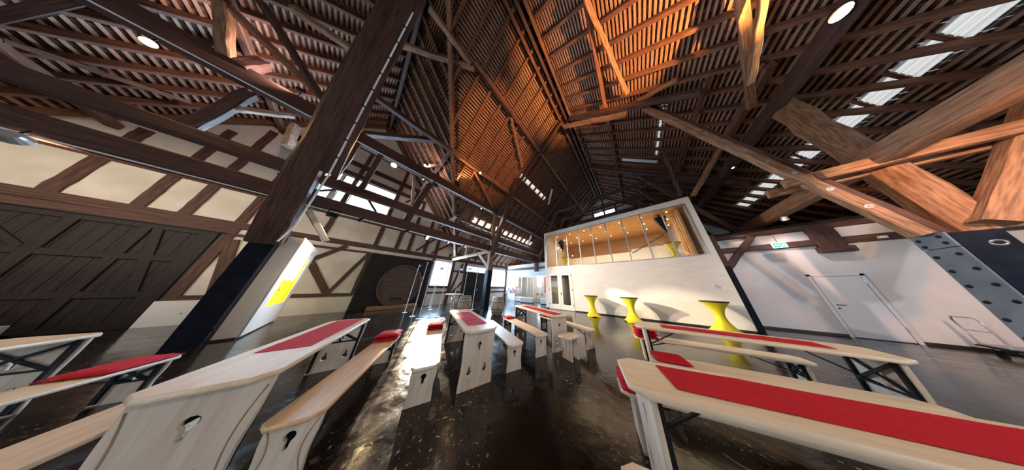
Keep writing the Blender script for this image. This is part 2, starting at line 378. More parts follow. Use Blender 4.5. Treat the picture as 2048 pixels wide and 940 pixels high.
# purlins, valley rafters and the ridge belong to the roof
ceil_main = [o for o in bpy.data.objects if o.name.startswith('ceiling') and o.parent is None]
CMR, CML, CCR, CCL = ceil_main
def purl(par, p, q, w=0.2, h=0.24, m=RAFT, name='purlin'): return beam(name, p, q, w, h, m, par, (0, 0, 1), 0.01, 8)
purl(CML, (XR-0.36, -1.5, 14.02), (XR-0.36, 20, 14.02), 0.14, 0.22); purl(CMR, (XR+0.36, -1.5, 14.02), (XR+0.36, 20, 14.02), 0.14, 0.22)
purl(CML, (XR, -3, 14.25), (XR, 20, 14.25), 0.16, 0.3, OLD, 'ridge_beam')
purl(CML, (-7.42, 1.5, 9.42), (-7.42, 20, 9.42), 0.22, 0.24); purl(CML, (-4.1, 0.6, 12.2), (-4.1, 20, 12.2), 0.2, 0.22)
purl(CML, (-10.6, 4.2, 6.75), (-10.6, 20, 6.75), 0.2, 0.22)
purl(CMR, (5.05, 6.5, 8.55), (5.05, 20, 8.55), 0.22, 0.26); purl(CMR, (4.0, 6.5, 9.45), (4.0, 12.5, 9.45), 0.16, 0.18)
purl(CMR, (0.78, -3, 12.25), (0.78, 20, 12.25), 0.18, 0.2); purl(CMR, (8.2, 2, 5.95), (8.2, 20, 5.95), 0.2, 0.22)
purl(CCR, (-13.9, 1.5, 9.5), (-7.5, 1.5, 9.5)); purl(CCL, (-13.9, -4.85, 9.55), (-7.7, -4.85, 9.55), 0.2, 0.22)
purl(CCL, (-13.9, -7.0, 6.8), (-10.4, -7.0, 6.8), 0.2, 0.22); purl(CCR, (-13.9, 3.7, 6.7), (-10.2, 3.7, 6.7), 0.18, 0.2)
for S, sg in ((CCR, 1), (CCL, -1)):
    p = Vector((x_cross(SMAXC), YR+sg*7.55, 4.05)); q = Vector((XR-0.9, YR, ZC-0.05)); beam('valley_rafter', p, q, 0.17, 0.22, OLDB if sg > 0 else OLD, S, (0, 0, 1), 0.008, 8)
beam('ridge_beam', (-14, YR, 13.5), (-2.6, YR, 13.5), 0.16, 0.26, OLD, CCR)
for p, q in (((-2.0, 6.6, 13.85), (-9.3, 6.6, 7.55)), ((-1.4, 6.8, 13.85), (3.9, 6.8, 9.35)), ((-2.0, 12.5, 13.85), (-9.3, 12.5, 7.55)), ((-1.4, 12.5, 13.85), (6.3, 12.5, 7.25))):
    beam('principal_rafter', p, q, 0.2, 0.26, OLD, CML if p[0] < -1.5 else CMR)
for p, q, w in (((-4.3, 3.4, 12.1), (-5.55, 6.1, 11.0), 0.16), ((-7.6, 3.2, 9.35), (-9.0, 6.1, 8.2), 0.16), ((0.79, 2.4, 12.1), (1.75, 6.2, 11.3), 0.17), ((1.7, 7.0, 11.5), (3.3, 6.2, 10.1), 0.16), ((4.0, 4.2, 9.35), (5.1, 7.8, 8.3), 0.22)):
    beam('wind_brace', p, q, w, 0.16, OLDB, CMR if p[0] > 0 else CML)
for (p, q, par) in (((1.27, 11.3, 11.85), (3.1, 11.4, 10.32), CMR), ((-5.1, 10.5, 11.45), (-6.2, 11.6, 10.55), CML), ((-9.3, 12.5, 7.75), (-10.6, 13.2, 6.65), CML)):
    bar('white_edge_board', p, q, 0.26, 0.04, WHT2, par, MR.n if par is CMR else ML.n)
for i in range(9):   # braces crossing the translucent strip on the right
    y = 5.3+0.78*i; bar('strip_batten', MR.P(y, 11.0, RD+0.04), MR.P(y+0.5, 11.8, RD+0.04), 0.08, 0.05, RAFT, CMR, MR.n)
for i in range(9):
    y = 5.6+0.78*i; bar('strip_batten', ML.P(y, 11.3, RD+0.04), ML.P(y+0.4, 12.1, RD+0.04), 0.06, 0.05, RAFT, CML, ML.n)

# ------------------------------------------------------------------ left timber-framed wall
XW = -13.95
def top_left(y): return max(4.05+0.45, zcross(y)+0.62)
WIN_L = [(-2.95, -2.42, 6.42, 7.25), (-2.24, -1.9, 6.42, 7.25), (-1.70, 0.22, 6.42, 7.25), (-2.95, -2.38, 7.86, 8.46), (-2.3, -1.84, 7.86, 8.46), (-1.74, 0.25, 7.86, 8.46),
         (4.2, 5.6, 1.5, 3.62), (7.2, 9.85, 2.95, 3.55), (10.55, 12.7, 1.5, 3.55)]
def wall_mesh(openings, y0, y1, top, x0, x1, breaks=()):
    ys = sorted({y0, y1, YR, *breaks, *[v for o in openings for v in o[:2]]}); ys = [y for y in ys if y0 <= y <= y1]; bm = bmesh.new()
    for a, b in zip(ys, ys[1:]):
        ops = sorted([(o[2], o[3]) for o in openings if o[0] <= a+1e-6 and o[1] >= b-1e-6]); z = 0.0; segs = []
        for lo, hi in ops: segs.append((z, lo)); z = hi
        for lo, hi in segs: bx(bm, x0, x1, a, b, lo, hi)
        za, zb = top(a+1e-4), top(b-1e-4)
        v = [bm.verts.new(p) for p in ((x0, a, z), (x1, a, z), (x1, b, z), (x0, b, z), (x0, a, za), (x1, a, za), (x1, b, zb), (x0, b, zb))]
        for f in ((0, 3, 2, 1), (4, 5, 6, 7), (0, 1, 5, 4), (1, 2, 6, 5), (2, 3, 7, 6), (3, 0, 4, 7)): bm.faces.new([v[i] for i in f])
    return bm
wl = tag(obj('wall_left', wall_mesh(WIN_L, -12.2, 20.2, top_left, XW-0.22, XW, (-9.28, 5.88)), PLAS), 'half-timbered gable wall of cream plaster panels and brown studs', kind='structure')
WX = XW + 0.02
def wt(name, y0, y1, z0, z1, d=0.05, m=OLD): return beam(name, (WX, (y0+y1)/2, z0) if z1-z0 > y1-y0 else (WX, y0, (z0+z1)/2), (WX, (y0+y1)/2, z1) if z1-z0 > y1-y0 else (WX, y1, (z0+z1)/2),
                                                           (y1-y0) if z1-z0 > y1-y0 else 2*d, 2*d if z1-z0 > y1-y0 else (z1-z0), m, wl, (1, 0, 0) if z1-z0 > y1-y0 else (0, 0, 1), 0.01, 6, 0.06)
for z0, z1, d in ((3.8, 4.1, .06), (5.5, 5.78, .05), (6.14, 6.42, .05), (7.25, 7.86, .05), (8.47, 8.78, .05), (9.32, 9.66, .05), (10.85, 11.05, .05)):
    h0 = YR - (ZC-z1)/SX if z1 > 4.2 else -12; h1 = YR + (ZC-z1)/SX if z1 > 4.2 else 20.1
    if z0 == 8.47: h0 = -3.2
    wt('rail', h0, h1, z0, z1, d)
STUDS = [(-9.0, -8.78), (-7.98, -7.77), (-6.78, -6.55), (-5.76, -5.55), (-5.08, -4.86), (-4.06, -3.84), (-3.2, -2.95), (-1.9, -1.71), (0.22, 0.43), (1.28, 1.5), (2.0, 2.22), (3.05, 3.28), (3.91, 4.16), (5.2, 5.4)]
for a, b in STUDS:
    top = max(4.05, zcross(a if a < YR else b))-0.2
    if (a, b) in ((0.22, 0.43), (1.28, 1.5), (-3.2, -2.95), (-1.9, -1.71)): top = min(top, 10.9)
    for lo, hi in ((4.1, 5.5), (5.78, 6.14), (6.42, 7.25), (7.86, 9.32), (9.66, 13)):
        hi = min(hi, top)
        if hi-lo > 0.25: wt('stud', a, b, lo, hi)
def wbrace(y0, z0, y1, z1, w, m=OLD): return beam('brace', (WX, y0, z0), (WX, y1, z1), 0.1, w, m, wl, (0, -(z1-z0), y1-y0), 0.008, 5, 0.06)
wbrace(-0.95, 7.2, -0.35, 6.45, 0.13); wbrace(-3.0, 6.5, -2.2, 7.2, .12)
# diagonal timbers at the right end of the gable, as in the photograph
wbrace(0.9, 8.0, 2.3, 10.0, 0.14); wbrace(2.6, 4.2, 4.4, 6.4, 0.16); wbrace(3.7, 4.2, 5.1, 5.4, 0.16)
# ground storey timbers
wt('rail', -12, -3.84, 3.48, 3.8, .055); wt('rail', -3.84, 0.3, 0.83, 1.0); wt('stud', -4.07, -3.83, 0, 3.8); wbrace(-3.8, 3.3, -3.3, 0.95, 0.28); wt('rail', -3.83, 0.3, 3.45, 3.58, .04)
wbrace(-1.75, 2.75, -0.62, 1.0, 0.26); wbrace(0.2, 3.45, -0.6, 1.0, 0.17); wbrace(-1.95, 2.45, -0.8, 3.75, 0.2); wt('stud', 0.2, 0.36, 0.9, 3.5)
wt('stud', 4.3-.35, 4.16, 0, 3.8); wt('stud', 5.65, 5.92, 0, 3.8); wt('rail', 4.16, 5.65, 1.3, 1.5); wt('rail', 4.16, 7.1, 0.86, 1.02)
wbrace(6.7, 3.7, 5.95, 1.0, 0.18); wt('rail', 5.92, 7.1, 2.75, 2.95); wbrace(7.05, 2.0, 6.2, 0.95, 0.16)
wt('stud', 6.95, 7.18, 0, 3.8); wt('stud', 9.9, 10.12, 0, 3.8); wt('stud', 10.35, 10.53, 0, 3.8); wt('stud', 12.72, 12.95, 0, 3.8); wt('rail', 10.1, 12.9, 1.28, 1.5); wt('rail', 10.1, 12.9, .85, 1.0)
def window(n, y0, y1, z0, z1, vs, hs, label, m=OLD):
    w = empty('window_%d' % n, (XW, (y0+y1)/2, z0), label=label, kind='structure'); cy = (y0+y1)/2
    t = 0.035
    for nm_, a in (('frame_side', y0), ('frame_side', y1-t)): box(nm_, -0.12, -0.04, a-cy, a+t-cy, 0, z1-z0, m, w)
    for zz in (0, z1-z0-t): box('frame_rail', -0.12, -0.04, y0+t-cy, y1-t-cy, zz, zz+t, m, w)
    for k in range(1, vs): y = y0+(y1-y0)*k/vs-cy; box('muntin', -0.1, -0.06, y-.012, y+.012, t, z1-z0-t, m, w)
    for k in range(1, hs): z = (z1-z0)*k/hs; box('muntin', -0.1, -0.06, y0+t-cy, y1-t-cy, z-.012, z+.012, m, w)
    for i in range(vs):
        for j in range(hs):
            a = y0+(y1-y0)*i/vs-cy; b = y0+(y1-y0)*(i+1)/vs-cy; c = (z1-z0)*j/hs; d = (z1-z0)*(j+1)/hs
            box('pane', -0.083, -0.077, a, b, c, d, GLASSD, w)
    return w
for i, q in enumerate(WIN_L):
    lab = ['narrow lower gable window pane nearest the post', 'slim lower gable window between two studs', 'wide lower gable window crossed by a brace', 'small upper gable window nearest the post',
           'small square upper gable window', 'wide upper gable window under the rail', 'bright window right of the giant cask head', 'leaded transom window over the brown plank door', 'bright window between brown door and glazed partition'][i]
    window(i+1, *q, 1 if i < 6 else (2 if i == 6 else 4), 1 if i < 6 else (1 if i == 6 else 2), lab, OLD if i < 6 else WFRAME)

# plank doors in the left wall
def plank_door(n, y0, y1, z1, rails, stiles, label, diag=(), pw=0.21):
    d = empty('door_%d' % n, (XW, (y0+y1)/2, 0), label=label, kind='structure'); cy = (y0+y1)/2; y = y0; k = 0
    while y < y1-0.01:
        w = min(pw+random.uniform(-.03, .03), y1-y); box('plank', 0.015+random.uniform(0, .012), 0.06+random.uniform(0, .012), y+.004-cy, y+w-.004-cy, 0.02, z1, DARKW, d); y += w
    for a, b in rails: box('door_rail', 0.06, 0.12, y0-cy, y1-cy, a, b, DARKW, d, 0.008)
    for a, b in stiles: box('stile', 0.065, 0.125, a-cy, b-cy, 0.02, z1, DARKW, d, 0.008)
    for (ya, za, yb, zb, w) in diag: beam('door_brace', (0.09, ya-cy, za), (0.09, yb-cy, zb), 0.06, w, DARKW, d, (0, -(zb-za), yb-ya), 0.003, 2)
    return d
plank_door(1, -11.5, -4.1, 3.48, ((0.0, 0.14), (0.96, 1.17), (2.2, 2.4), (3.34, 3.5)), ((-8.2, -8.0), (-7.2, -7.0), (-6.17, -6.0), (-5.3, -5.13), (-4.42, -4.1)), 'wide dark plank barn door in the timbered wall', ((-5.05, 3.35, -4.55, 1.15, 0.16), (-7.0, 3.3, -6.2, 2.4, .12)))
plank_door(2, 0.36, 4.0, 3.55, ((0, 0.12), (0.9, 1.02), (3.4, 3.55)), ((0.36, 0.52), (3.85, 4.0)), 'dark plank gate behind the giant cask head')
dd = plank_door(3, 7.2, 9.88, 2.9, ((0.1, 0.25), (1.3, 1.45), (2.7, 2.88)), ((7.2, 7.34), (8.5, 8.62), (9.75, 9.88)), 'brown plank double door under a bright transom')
box('door_handle', 0.13, 0.17, 0.12, 0.16, 1.05, 1.25, CHROME, dd)
bar('pipe_rail', (XW+0.1, -12, 3.52), (XW+0.1, -4, 3.52), 0.04, 0.04, STEELB, wl)

# giant cask head in front of the second gate
cask = empty('cask_head', (XW+0.13, 2.32, 0.0), label='giant dark oval cask head resting on a brown plinth', cat='cask')
def oval(a, b, cz, n=44): return [(a*math.cos(2*math.pi*i/n), cz+b*math.sin(2*math.pi*i/n)) for i in range(n)]
MY = lambda x: basis((0, 1, 0), (0, 0, 1), (x, 0, 0))
pw = 0.19; y = -1.08
while y < 1.08:
    a, b = y+.003, min(y+pw, 1.08)-.003; pts = []
    for t in np.linspace(a, b, 5): pts.append((t, 1.52+1.32*math.sqrt(max(0, 1-(t/1.09)**2))))
    low = [(t, 1.52-1.32*math.sqrt(max(0, 1-(t/1.09)**2))) for t in np.linspace(b, a, 5)]
    plate('head_board', pts[::-1]+low[::-1], [], 0.05+random.uniform(0, .01), CASK, cask, MY(0.14)); y += pw
plate('cask_rim', oval(1.17, 1.40, 1.52), [oval(1.08, 1.31, 1.52)], 0.34, CASK, cask, MY(0.17))
box('cross_bar', 0.17, 0.22, -0.98, 0.98, 1.42, 1.6, CASK, cask, 0.01)
box('hatch', 0.17, 0.24, -0.22, 0.22, 0.42, 0.85, CASK, cask, 0.015); box('hatch_bar', 0.24, 0.28, -0.3, 0.3, 0.58, 0.66, BLACK, cask)
box('cradle', 0.0, 0.55, -1.25, 1.25, 0.0, 0.22, OLDB, cask, 0.015)

# ------------------------------------------------------------------ other walls
bm = bmesh.new()   # far gable
def top_far(x): return zmain(x)+0.48
WF = [(-2.95, -1.68, 11.25, 12.1), (-1.5, -0.3, 11.25, 12.1)]
xs = sorted({-14.2, 10.8, XR, *[v for o in WF for v in o[:2]]})
for a, b in zip(xs, xs[1:]):
    z = 0.0
    for o in WF:
        if o[0] <= a+1e-6 and o[1] >= b-1e-6: bx(bm, a, b, 20.0, 20.2, 0, o[2]); z = o[3]
    za, zb = top_far(a), top_far(b)
    v = [bm.verts.new(p) for p in ((a, 20, z), (b, 20, z), (b, 20.2, z), (a, 20.2, z), (a, 20, za), (b, 20, zb), (b, 20.2, zb), (a, 20.2, za))]
    for f in ((0, 3, 2, 1), (4, 5, 6, 7), (0, 1, 5, 4), (1, 2, 6, 5), (2, 3, 7, 6), (3, 0, 4, 7)): bm.faces.new([v[i] for i in f])
wb = tag(obj('wall_back', bm, PLASW), 'far timbered gable wall above the white cube', kind='structure')
for a, b in ((-5.0, -4.8), (-3.2, -3.0), (-1.68, -1.5), (-0.25, -0.05), (1.5, 1.7)):
    beam('stud', ((a+b)/2, 19.98, 8), ((a+b)/2, 19.98, zmain((a+b)/2)-0.2), 0.2, 0.1, OLD, wb, (0, 1, 0))
for z in (11.05, 12.25, 13.2): 
    hw = (ZR-z)/SM-0.2; beam('rail', (XR-hw, 19.98, z), (XR+hw, 19.98, z), 0.1, 0.2, OLD, wb)
wfar = empty('window_10', (XR, 20, 11.25), label='pair of bright windows high in the far gable', kind='structure')
for a, b in ((-2.95, -1.68), (-1.5, -0.3)):
    box('pane', a-XR, b-XR, 0.1, 0.108, 0, 0.85, GLASSD, wfar)
    box('muntin', (a+b)/2-XR-.02, (a+b)/2-XR+.02, 0.07, 0.1, 0, 0.85, OLD, wfar)
light('daylight', 'AREA', (-1.6, 20.15, 11.7), 70, DAY, (-1.6, 0, 10), 2.4, 0.8)

bm = bmesh.new()   # wall and eave wall behind and to the right of the camera, openings added for fill light
for a, b, lo, hi in ((-14.2, -2.5, 0, 4.05), (6.5, 10.8, 0, 4.05)): bx(bm, a, b, -12.2, -12.0, lo, hi)
v = [bm.verts.new(p) for p in ((-14.2, -12.2, 4.05), (10.8, -12.2, 4.05), (XR, -12.2, 15.0), (-14.2, -12, 4.05), (10.8, -12, 4.05), (XR, -12, 15.0))]
bm.faces.new((v[0], v[1], v[2])); bm.faces.new((v[3], v[5], v[4])); bm.faces.new((v[0], v[3], v[4], v[1]))
tag(obj('wall_front', bm, PLAS), 'plaster end wall with a made-up gate opening for fill light', kind='structure')
bm = bmesh.new(); bx(bm, 10.6, 10.8, -12.2, 20.2, 0, 1.2); bx(bm, 10.6, 10.8, -12.2, 20.2, 3.6, 4.6); bx(bm, 10.6, 10.8, -12.2, 0, 1.2, 3.6); bx(bm, 10.6, 10.8, 6, 20.2, 1.2, 3.6)
tag(obj('wall_eave', bm, PLASW), 'plaster eave wall with an added window band for fill light', kind='structure')

# right-hand partition
YP = 11.64
wr = tag(obj('wall_right', bx(bmesh.new(), 3.3, 10.6, YP, YP+0.18, 0, 3.98), PLASW), 'white partition wall with a flush door right of the cube', kind='structure')
beam('rail', (3.3, YP-0.03, 3.42), (10.6, YP-0.03, 3.42), 0.16, 0.26, OLD, wr)
beam('rail', (3.3, YP+0.02, 4.1), (10.6, YP+0.02, 4.1), 0.3, 0.22, OLD, wr)
beam('stud', (6.55, YP-0.06, 3.0), (6.55, YP-0.06, 4.05), 0.55, 0.2, OLD, wr, (0, 1, 0)); box('corbel', 6.2, 6.9, YP-0.2, YP-0.02, 2.98, 3.2, OLD, wr, .02)
beam('brace', (3.75, YP-0.1, 2.45), (4.95, YP-0.1, 4.0), 0.12, 0.22, OLD, wr, (-1.5, 0, 1.2))
tp = empty('timber_post', (3.72, YP-0.16, 0), label='slim timber post with black lower half at the right edge of the white cube', cat='post')
beam('post_foot', (0, 0, 0), (0, 0, 2.62), 0.26, 0.26, STEELB, tp, (0, 1, 0), 0.0, 2, .05); beam('post_shaft', (0, 0, 2.62), (0, 0, 4.3), 0.24, 0.24, OLD, tp, (0, 1, 0))
tag(box('baseboard_right', 3.3, 10.6, YP-0.02, YP, 0.0, 0.08, TRIMB), 'thin dark skirting along the partition wall', kind='structure')
dr = empty('door_4', (6.17, YP, 0), label='flush pale grey door in the white partition wall', kind='structure')
box('leaf', -0.44, 0.44, -0.03, -0.008, 0.02, 2.07, GREYW, dr, .004)
for a, b in ((-0.53, -0.455), (0.455, 0.53)): box('jamb', a, b, -0.028, 0.0, 0, 2.16, GREYW, dr)
box('lintel', -0.53, 0.53, -0.028, 0.0, 2.085, 2.16, GREYW, dr)
box('gap_line', -0.452, 0.452, -0.012, 0.0, 2.071, 2.084, BLACK, dr)
for z in (0.3, 1.8): box('hinge', 0.435, 0.47, -0.045, -0.03, z, z+0.16, ALU, dr)
h = obj('handle', tube(tube(bmesh.new(), [(-0.36, -0.03, 1.05), (-0.36, -0.085, 1.05), (-0.22, -0.085, 1.05)], 0.012), [(-0.36, -0.03, 0.93), (-0.36, -0.045, 0.93)], 0.022), BLACK, dr)
# exit sign
es = empty('exit_sign', (5.38, YP-0.35, 3.28), label='white and green emergency exit sign hanging by the right partition', cat='sign')
box('sign_box', -0.17, 0.17, 0, 0.05, 0.02, 0.26, LITW, es, .004)
box('arrow_field', -0.145, 0.02, -0.006, 0.0, 0.045, 0.235, GREEN, es); box('door_field', 0.03, 0.145, -0.006, 0, 0.045, 0.235, GREEN, es)
plate('arrow', [(-0.06, 0.0), (0.0, 0.055), (0.0, 0.022), (0.07, 0.022), (0.07, -0.022), (0, -0.022), (0, -0.055)], [], 0.004, LITW, es, basis((1, 0, 0), (0, 0, 1), (-0.075, -0.008, 0.14)), 0.001)
man = bmesh.new()
tube(man, [(0.09, -0.009, 0.20), (0.09, -0.009, 0.205)], 0.014, 8)
for a, b, r in (((0.088, 0.18), (0.08, 0.125), .013), ((0.08, 0.125), (0.055, 0.10), .009), ((0.055, 0.10), (0.05, 0.065), .008), ((0.08, 0.125), (0.105, 0.095), .009), ((0.105, 0.095), (0.125, 0.07), .008), ((0.087, 0.175), (0.06, 0.155), .007), ((0.087, 0.175), (0.12, 0.15), .007)):
    tube(man, [(a[0], -0.009, a[1]), (b[0], -0.009, b[1])], r, 6)
obj('running_figure', man, LITW, es)
tube_obj('hanger', [(0, 0.025, 0.26), (0.0, 0.025, 0.55), (-0.05, 0.33, 0.75)], 0.008, BLACK, es, 6)
tag(box('lamp_box', 7.38, 7.5, YP-0.2, YP-0.1, 3.36, 3.44, WHT2), 'small white sensor box on the dark rail of the right partition', 'sensor')

# far partition with glazing, left of the cube
YF = 13.0
wf = tag(obj('wall_far', bx(bmesh.new(), XW, -5.9, YF, YF+0.15, 2.75, 4.2), PLASW), 'white wall above the far glazed partition', kind='structure')
bx_ = bx(bmesh.new(), XW, -12.2, YF, YF+0.15, 0, 2.75); tag(obj('wall_far', bx_, PLASW), 'white pier left of the far glazed partition', kind='structure')
gp = empty('window_11', (-9.1, YF, 0), label='glazed partition with grey mullions at the far end', kind='structure')
for x in (-12.2, -11.2, -10.3, -9.4, -8.5, -7.6, -6.7): box('mullion', x+9.07, x+9.15, 0, 0.09, 0.02, 2.75, ALU, gp)
for a, b in ((-12.2, -11.2), (-11.2, -10.3), (-10.3, -9.4), (-9.4, -8.5), (-8.5, -7.6), (-7.6, -6.7)): box('pane', a+9.16, b+9.06, 0.04, 0.048, 0.1, 2.7, GLASS, gp)
box('bottom_rail', -3.1, 2.5, 0, 0.09, 0.02, 0.12, ALU, gp); box('top_rail', -3.1, 2.5, 0, 0.09, 2.66, 2.76, ALU, gp)
tag(box('hanging_banner', -9.95, -9.42, 16.36, 16.39, 0.85, 2.85, RED), 'narrow red banner behind the far glazing', 'banner')
bk = tag(obj('wall_far', bx(bmesh.new(), XW, -5.9, 16.4, 16.5, 0, 4.0), PLASW), 'white back wall of the room behind the far glazing', kind='structure')
light('cafe_light', 'AREA', (-10, 14.6, 3.8), 160, (1, 0.93, 0.85), (-10, 14.6, 0), 5, 1.5)
# beam, bracket and sign above the far partition
beam('rail', (-14, YF-0.1, 3.6), (-5.9, YF-0.1, 3.6), 0.18, 0.22, OLD, wf); beam('corbel', (-8.9, YF-0.15, 3.2), (-8.9, YF-0.15, 4.4), 0.4, 0.25, OLD, wf, (0, 1, 0))

# ------------------------------------------------------------------ the white cube with glazed upper floor
X0, X1, YC, ZT = -6.0, 3.22, 10.02, 6.27
cube = empty('wall_cube', (0, 0, 0), label='front of the white plywood cube with a glazed upper floor', kind='structure')
GX0, GX1, GZ0, GZ1 = -5.8, 2.98, 3.05, 5.93
DX0, DX1, DZ = -5.62, -3.78, 2.62
bm = bmesh.new()
bx(bm, X0, X1, YC, YC+.15, DZ, GZ0); bx(bm, X0, X1, YC, YC+.15, GZ1, ZT); bx(bm, X0, GX0, YC, YC+.15, GZ0, GZ1); bx(bm, GX1, X1, YC, YC+.15, GZ0, GZ1)
bx(bm, X0, DX0, YC, YC+.15, 0.06, DZ); bx(bm, DX1, X1, YC, YC+.15, 0.06, DZ)
obj('front_panel', bm, PANEL, cube)
box('side_panel', X1-.15, X1, YC+.15, 15.6, 0.0, ZT, PANEL, cube); box('side_panel', X0, X0+.15, YC+.15, 15.6, 0.0, ZT, PANEL, cube)
box('roof_panel', X0, X1, YC+.15, 15.6, ZT-.2, ZT, PANEL, cube); box('upper_floor', X0+.15, X1-.15, YC+.15, 15.5, 2.75, 2.95, PLY, cube)
box('back_panel', X0, X1, 15.5, 15.65, 0, ZT, PLY, cube); box('plinth', X0+.03, X1-.03, YC+.03, YC+.12, 0.0, 0.06, TRIMB, cube)
box('upper_ceiling', X0+.15, X1-.15, YC+.15, 15.5, ZT-.24, ZT-.2, PLY, cube)
box('parapet', X0+.15, X1-.15, 13.6, 13.7, 2.95, 4.35, WHITE, cube)
beam('stair_rail', (0.2, 12.4, 4.0), (2.1, 12.0, 4.9), 0.04, 0.04, BLACK, cube, (0, 0, 1), 0, 1); box('stair_wall', 0.2, 2.1, 12.4, 12.5, 2.95, 4.3, WHITE, cube)
for k in range(8):
    x = 2.75; box('curtain_fold', 2.72+0.05*(k % 2), 2.82+0.05*(k % 2), 10.6+k*0.2, 10.8+k*0.2, 2.96, 5.98, PLY, cube, .02)
gl = empty('window_12', (0, YC, GZ0), label='long band of nine tilted-looking panes across the upper cube', kind='structure')
gl['label'] = 'long glazed band of nine panes in the upper white cube'
NP = 9; pw = (GX1-GX0)/NP
box('frame_rail', GX0, GX1, -0.02, 0.1, 0, 0.05, ALU, gl); box('frame_rail', GX0, GX1, -0.02, 0.1, GZ1-GZ0-.05, GZ1-GZ0, ALU, gl)
for i in range(NP+1):
    x = GX0+pw*i; a, b = (x, x+.05) if i == 0 else ((x-.05, x) if i == NP else (x-.03, x+.03)); box('mullion', a, b, -0.02, 0.1, 0.05, GZ1-GZ0-.05, ALU, gl)
for i in range(NP): box('pane', GX0+pw*i+.03, GX0+pw*(i+1)-.03, 0.03, 0.04, 0.05, GZ1-GZ0-.05, GLASS, gl)
# double glass door
gd = empty('door_5', ((DX0+DX1)/2, YC, 0), label='pale double door with tall glass panes in the cube', kind='structure'); dw = (DX1-DX0)/2
for sgn in (-1, 1):
    a, b = (-dw, -0.01) if sgn < 0 else (0.01, dw)
    lf = empty('leaf'); lf.parent = gd
    fr = plate('leaf_frame', rrect(a, b, 0.02, DZ-.05), [rrect(a+.17, b-.17, 0.35, DZ-.22)], 0.05, WFRAME, lf, basis((1, 0, 0), (0, 0, 1), (0, 0.0, 0)))
    box('pane', a+.16, b-.16, 0.0, 0.008, 0.34, DZ-.21, GLASS, lf)
    for z in (0.3, 1.3, 2.3): box('hinge', (a-.02) if sgn < 0 else b-.01, (a+.01) if sgn < 0 else b+.02, -0.045, -0.02, z, z+.12, BLACK, lf)
    if sgn > 0: box('handle', a+.04, a+.07, -0.07, -0.025, 1.0, 1.16, BLACK, lf)
for a, b in ((-dw-.06, -dw), (dw, dw+.06)): box('jamb', a, b, -0.02, 0.12, 0, DZ, WFRAME, gd)
box('lintel', -dw-.06, dw+.06, -0.02, 0.12, DZ-.04, DZ+.03, WFRAME, gd)
# added area lights that fill the cube, then ceiling spots and dark lamps
light('cube_fill', 'AREA', (-1.4, 12.2, 5.85), 85, (1.0, 0.80, 0.52), (-1.4, 12.2, 0), 7.5, 2.4)
light('cube_fill', 'AREA', (-1.4, 12.2, 3.0), 60, (1.0, 0.74, 0.42), (-1.4, 12.2, 6), 7.0, 2.0)
light('cube_fill', 'AREA', (-3.5, 12.5, 2.6), 25, (1.0, 0.88, 0.7), (-3.5, 12.5, 0), 3, 2)
bm = bmesh.new(); lathe(bm, [(0.0, 0), (0.035, 0), (0.04, .03), (0.0, .03)], 10, False); dm = bpy.data.meshes.new('downlight'); bm.to_mesh(dm); bm.free(); dm.materials.append(mat('cube_downlight', (1, 1, 1), 0.3, emis=(1.0, 0.85, 0.62), estr=4))
k = 0
for i in range(7):
    for j in range(3):
        o = link('ceiling_spot', dm, None, None, Matrix.Translation((-5.1+i*1.25+0.2*j, 10.9+j*1.3, ZT-.275)))
        tag(o, 'recessed spot in the cube ceiling, %s along the %s row' % (('first', 'second', 'third', 'fourth', 'fifth', 'sixth', 'seventh')[i], ('front', 'middle', 'back')[j]), 'ceiling light', 'recessed spots in the cube ceiling')
def pyramid_lamp(x, y, lab):
    e = empty('cone_speaker', (x, y, 5.0), label=lab, cat='speaker'); bm = bmesh.new()
    v = [bm.verts.new(p) for p in ((-.28, -.2, .85), (.28, -.2, .85), (.28, .2, .85), (-.28, .2, .85), (.12, 0, -.25))]
    bm.faces.new(v[:4])
    for i in range(4): bm.faces.new((v[i], v[4], v[(i+1) % 4]))
    bmesh.ops.recalc_face_normals(bm, faces=bm.faces[:]); obj('body', bm, BLACK, e); box('bracket', -.05, .05, -.05, .05, .85, 1.03, BLACK, e)
pyramid_lamp(2.05, 11.2, 'large black wedge-shaped loudspeaker behind the rightmost upper pane'); pyramid_lamp(-5.2, 12.0, 'smaller-looking black wedge loudspeaker behind the second upper pane')

def stretch_table(x, y, z0, lab, grp='yellow stretch tables along the cube', s=1.0, rz=0.4):
    e = empty('cocktail_table', (x, y, z0), rz, lab, 'table', grp); bm = bmesh.new(); n = 32; prof = []
    for k in range(13):
        t = k/12; r = 0.13+0.245*abs(2*t-1)**1.9
        prof.append((r, 1.05*t))
    rings = []
    for r, z in prof:
        ring = []
        for q in range(n):
            a = 2*math.pi*q/n; sq = 1/max(abs(math.cos(a)), abs(math.sin(a))); f = max(0, 1-z/0.75); rr = r*(1+f*0.28*(sq-1)*2.0*(1 if z < .75 else 0))
            zz = z + (0.05*(1-abs(math.sin(2*a)))*(1 if z == 0 else 0))
            ring.append(bm.verts.new((rr*math.cos(a), rr*math.sin(a), zz)))
        rings.append(ring)
    for A, B in zip(rings, rings[1:]):
        for q in range(n): bm.faces.new((A[q], A[(q+1) % n], B[(q+1) % n], B[q]))
    obj('stretch_cover', bm, YEL, e, None, True)
    obj('table_top', lathe(bmesh.new(), [(0.0, 1.045), (0.385, 1.045), (0.395, 1.06), (0.385, 1.08), (0, 1.08)], 32, False), TOPB, e)
    for q in range(4):
        a = math.pi/4+q*math.pi/2; obj('foot', tube(bmesh.new(), [(0.37*math.cos(a), 0.37*math.sin(a), 0.0), (0.37*math.cos(a), 0.37*math.sin(a), 0.05)], 0.03, 8), BLACK, e)
    return e
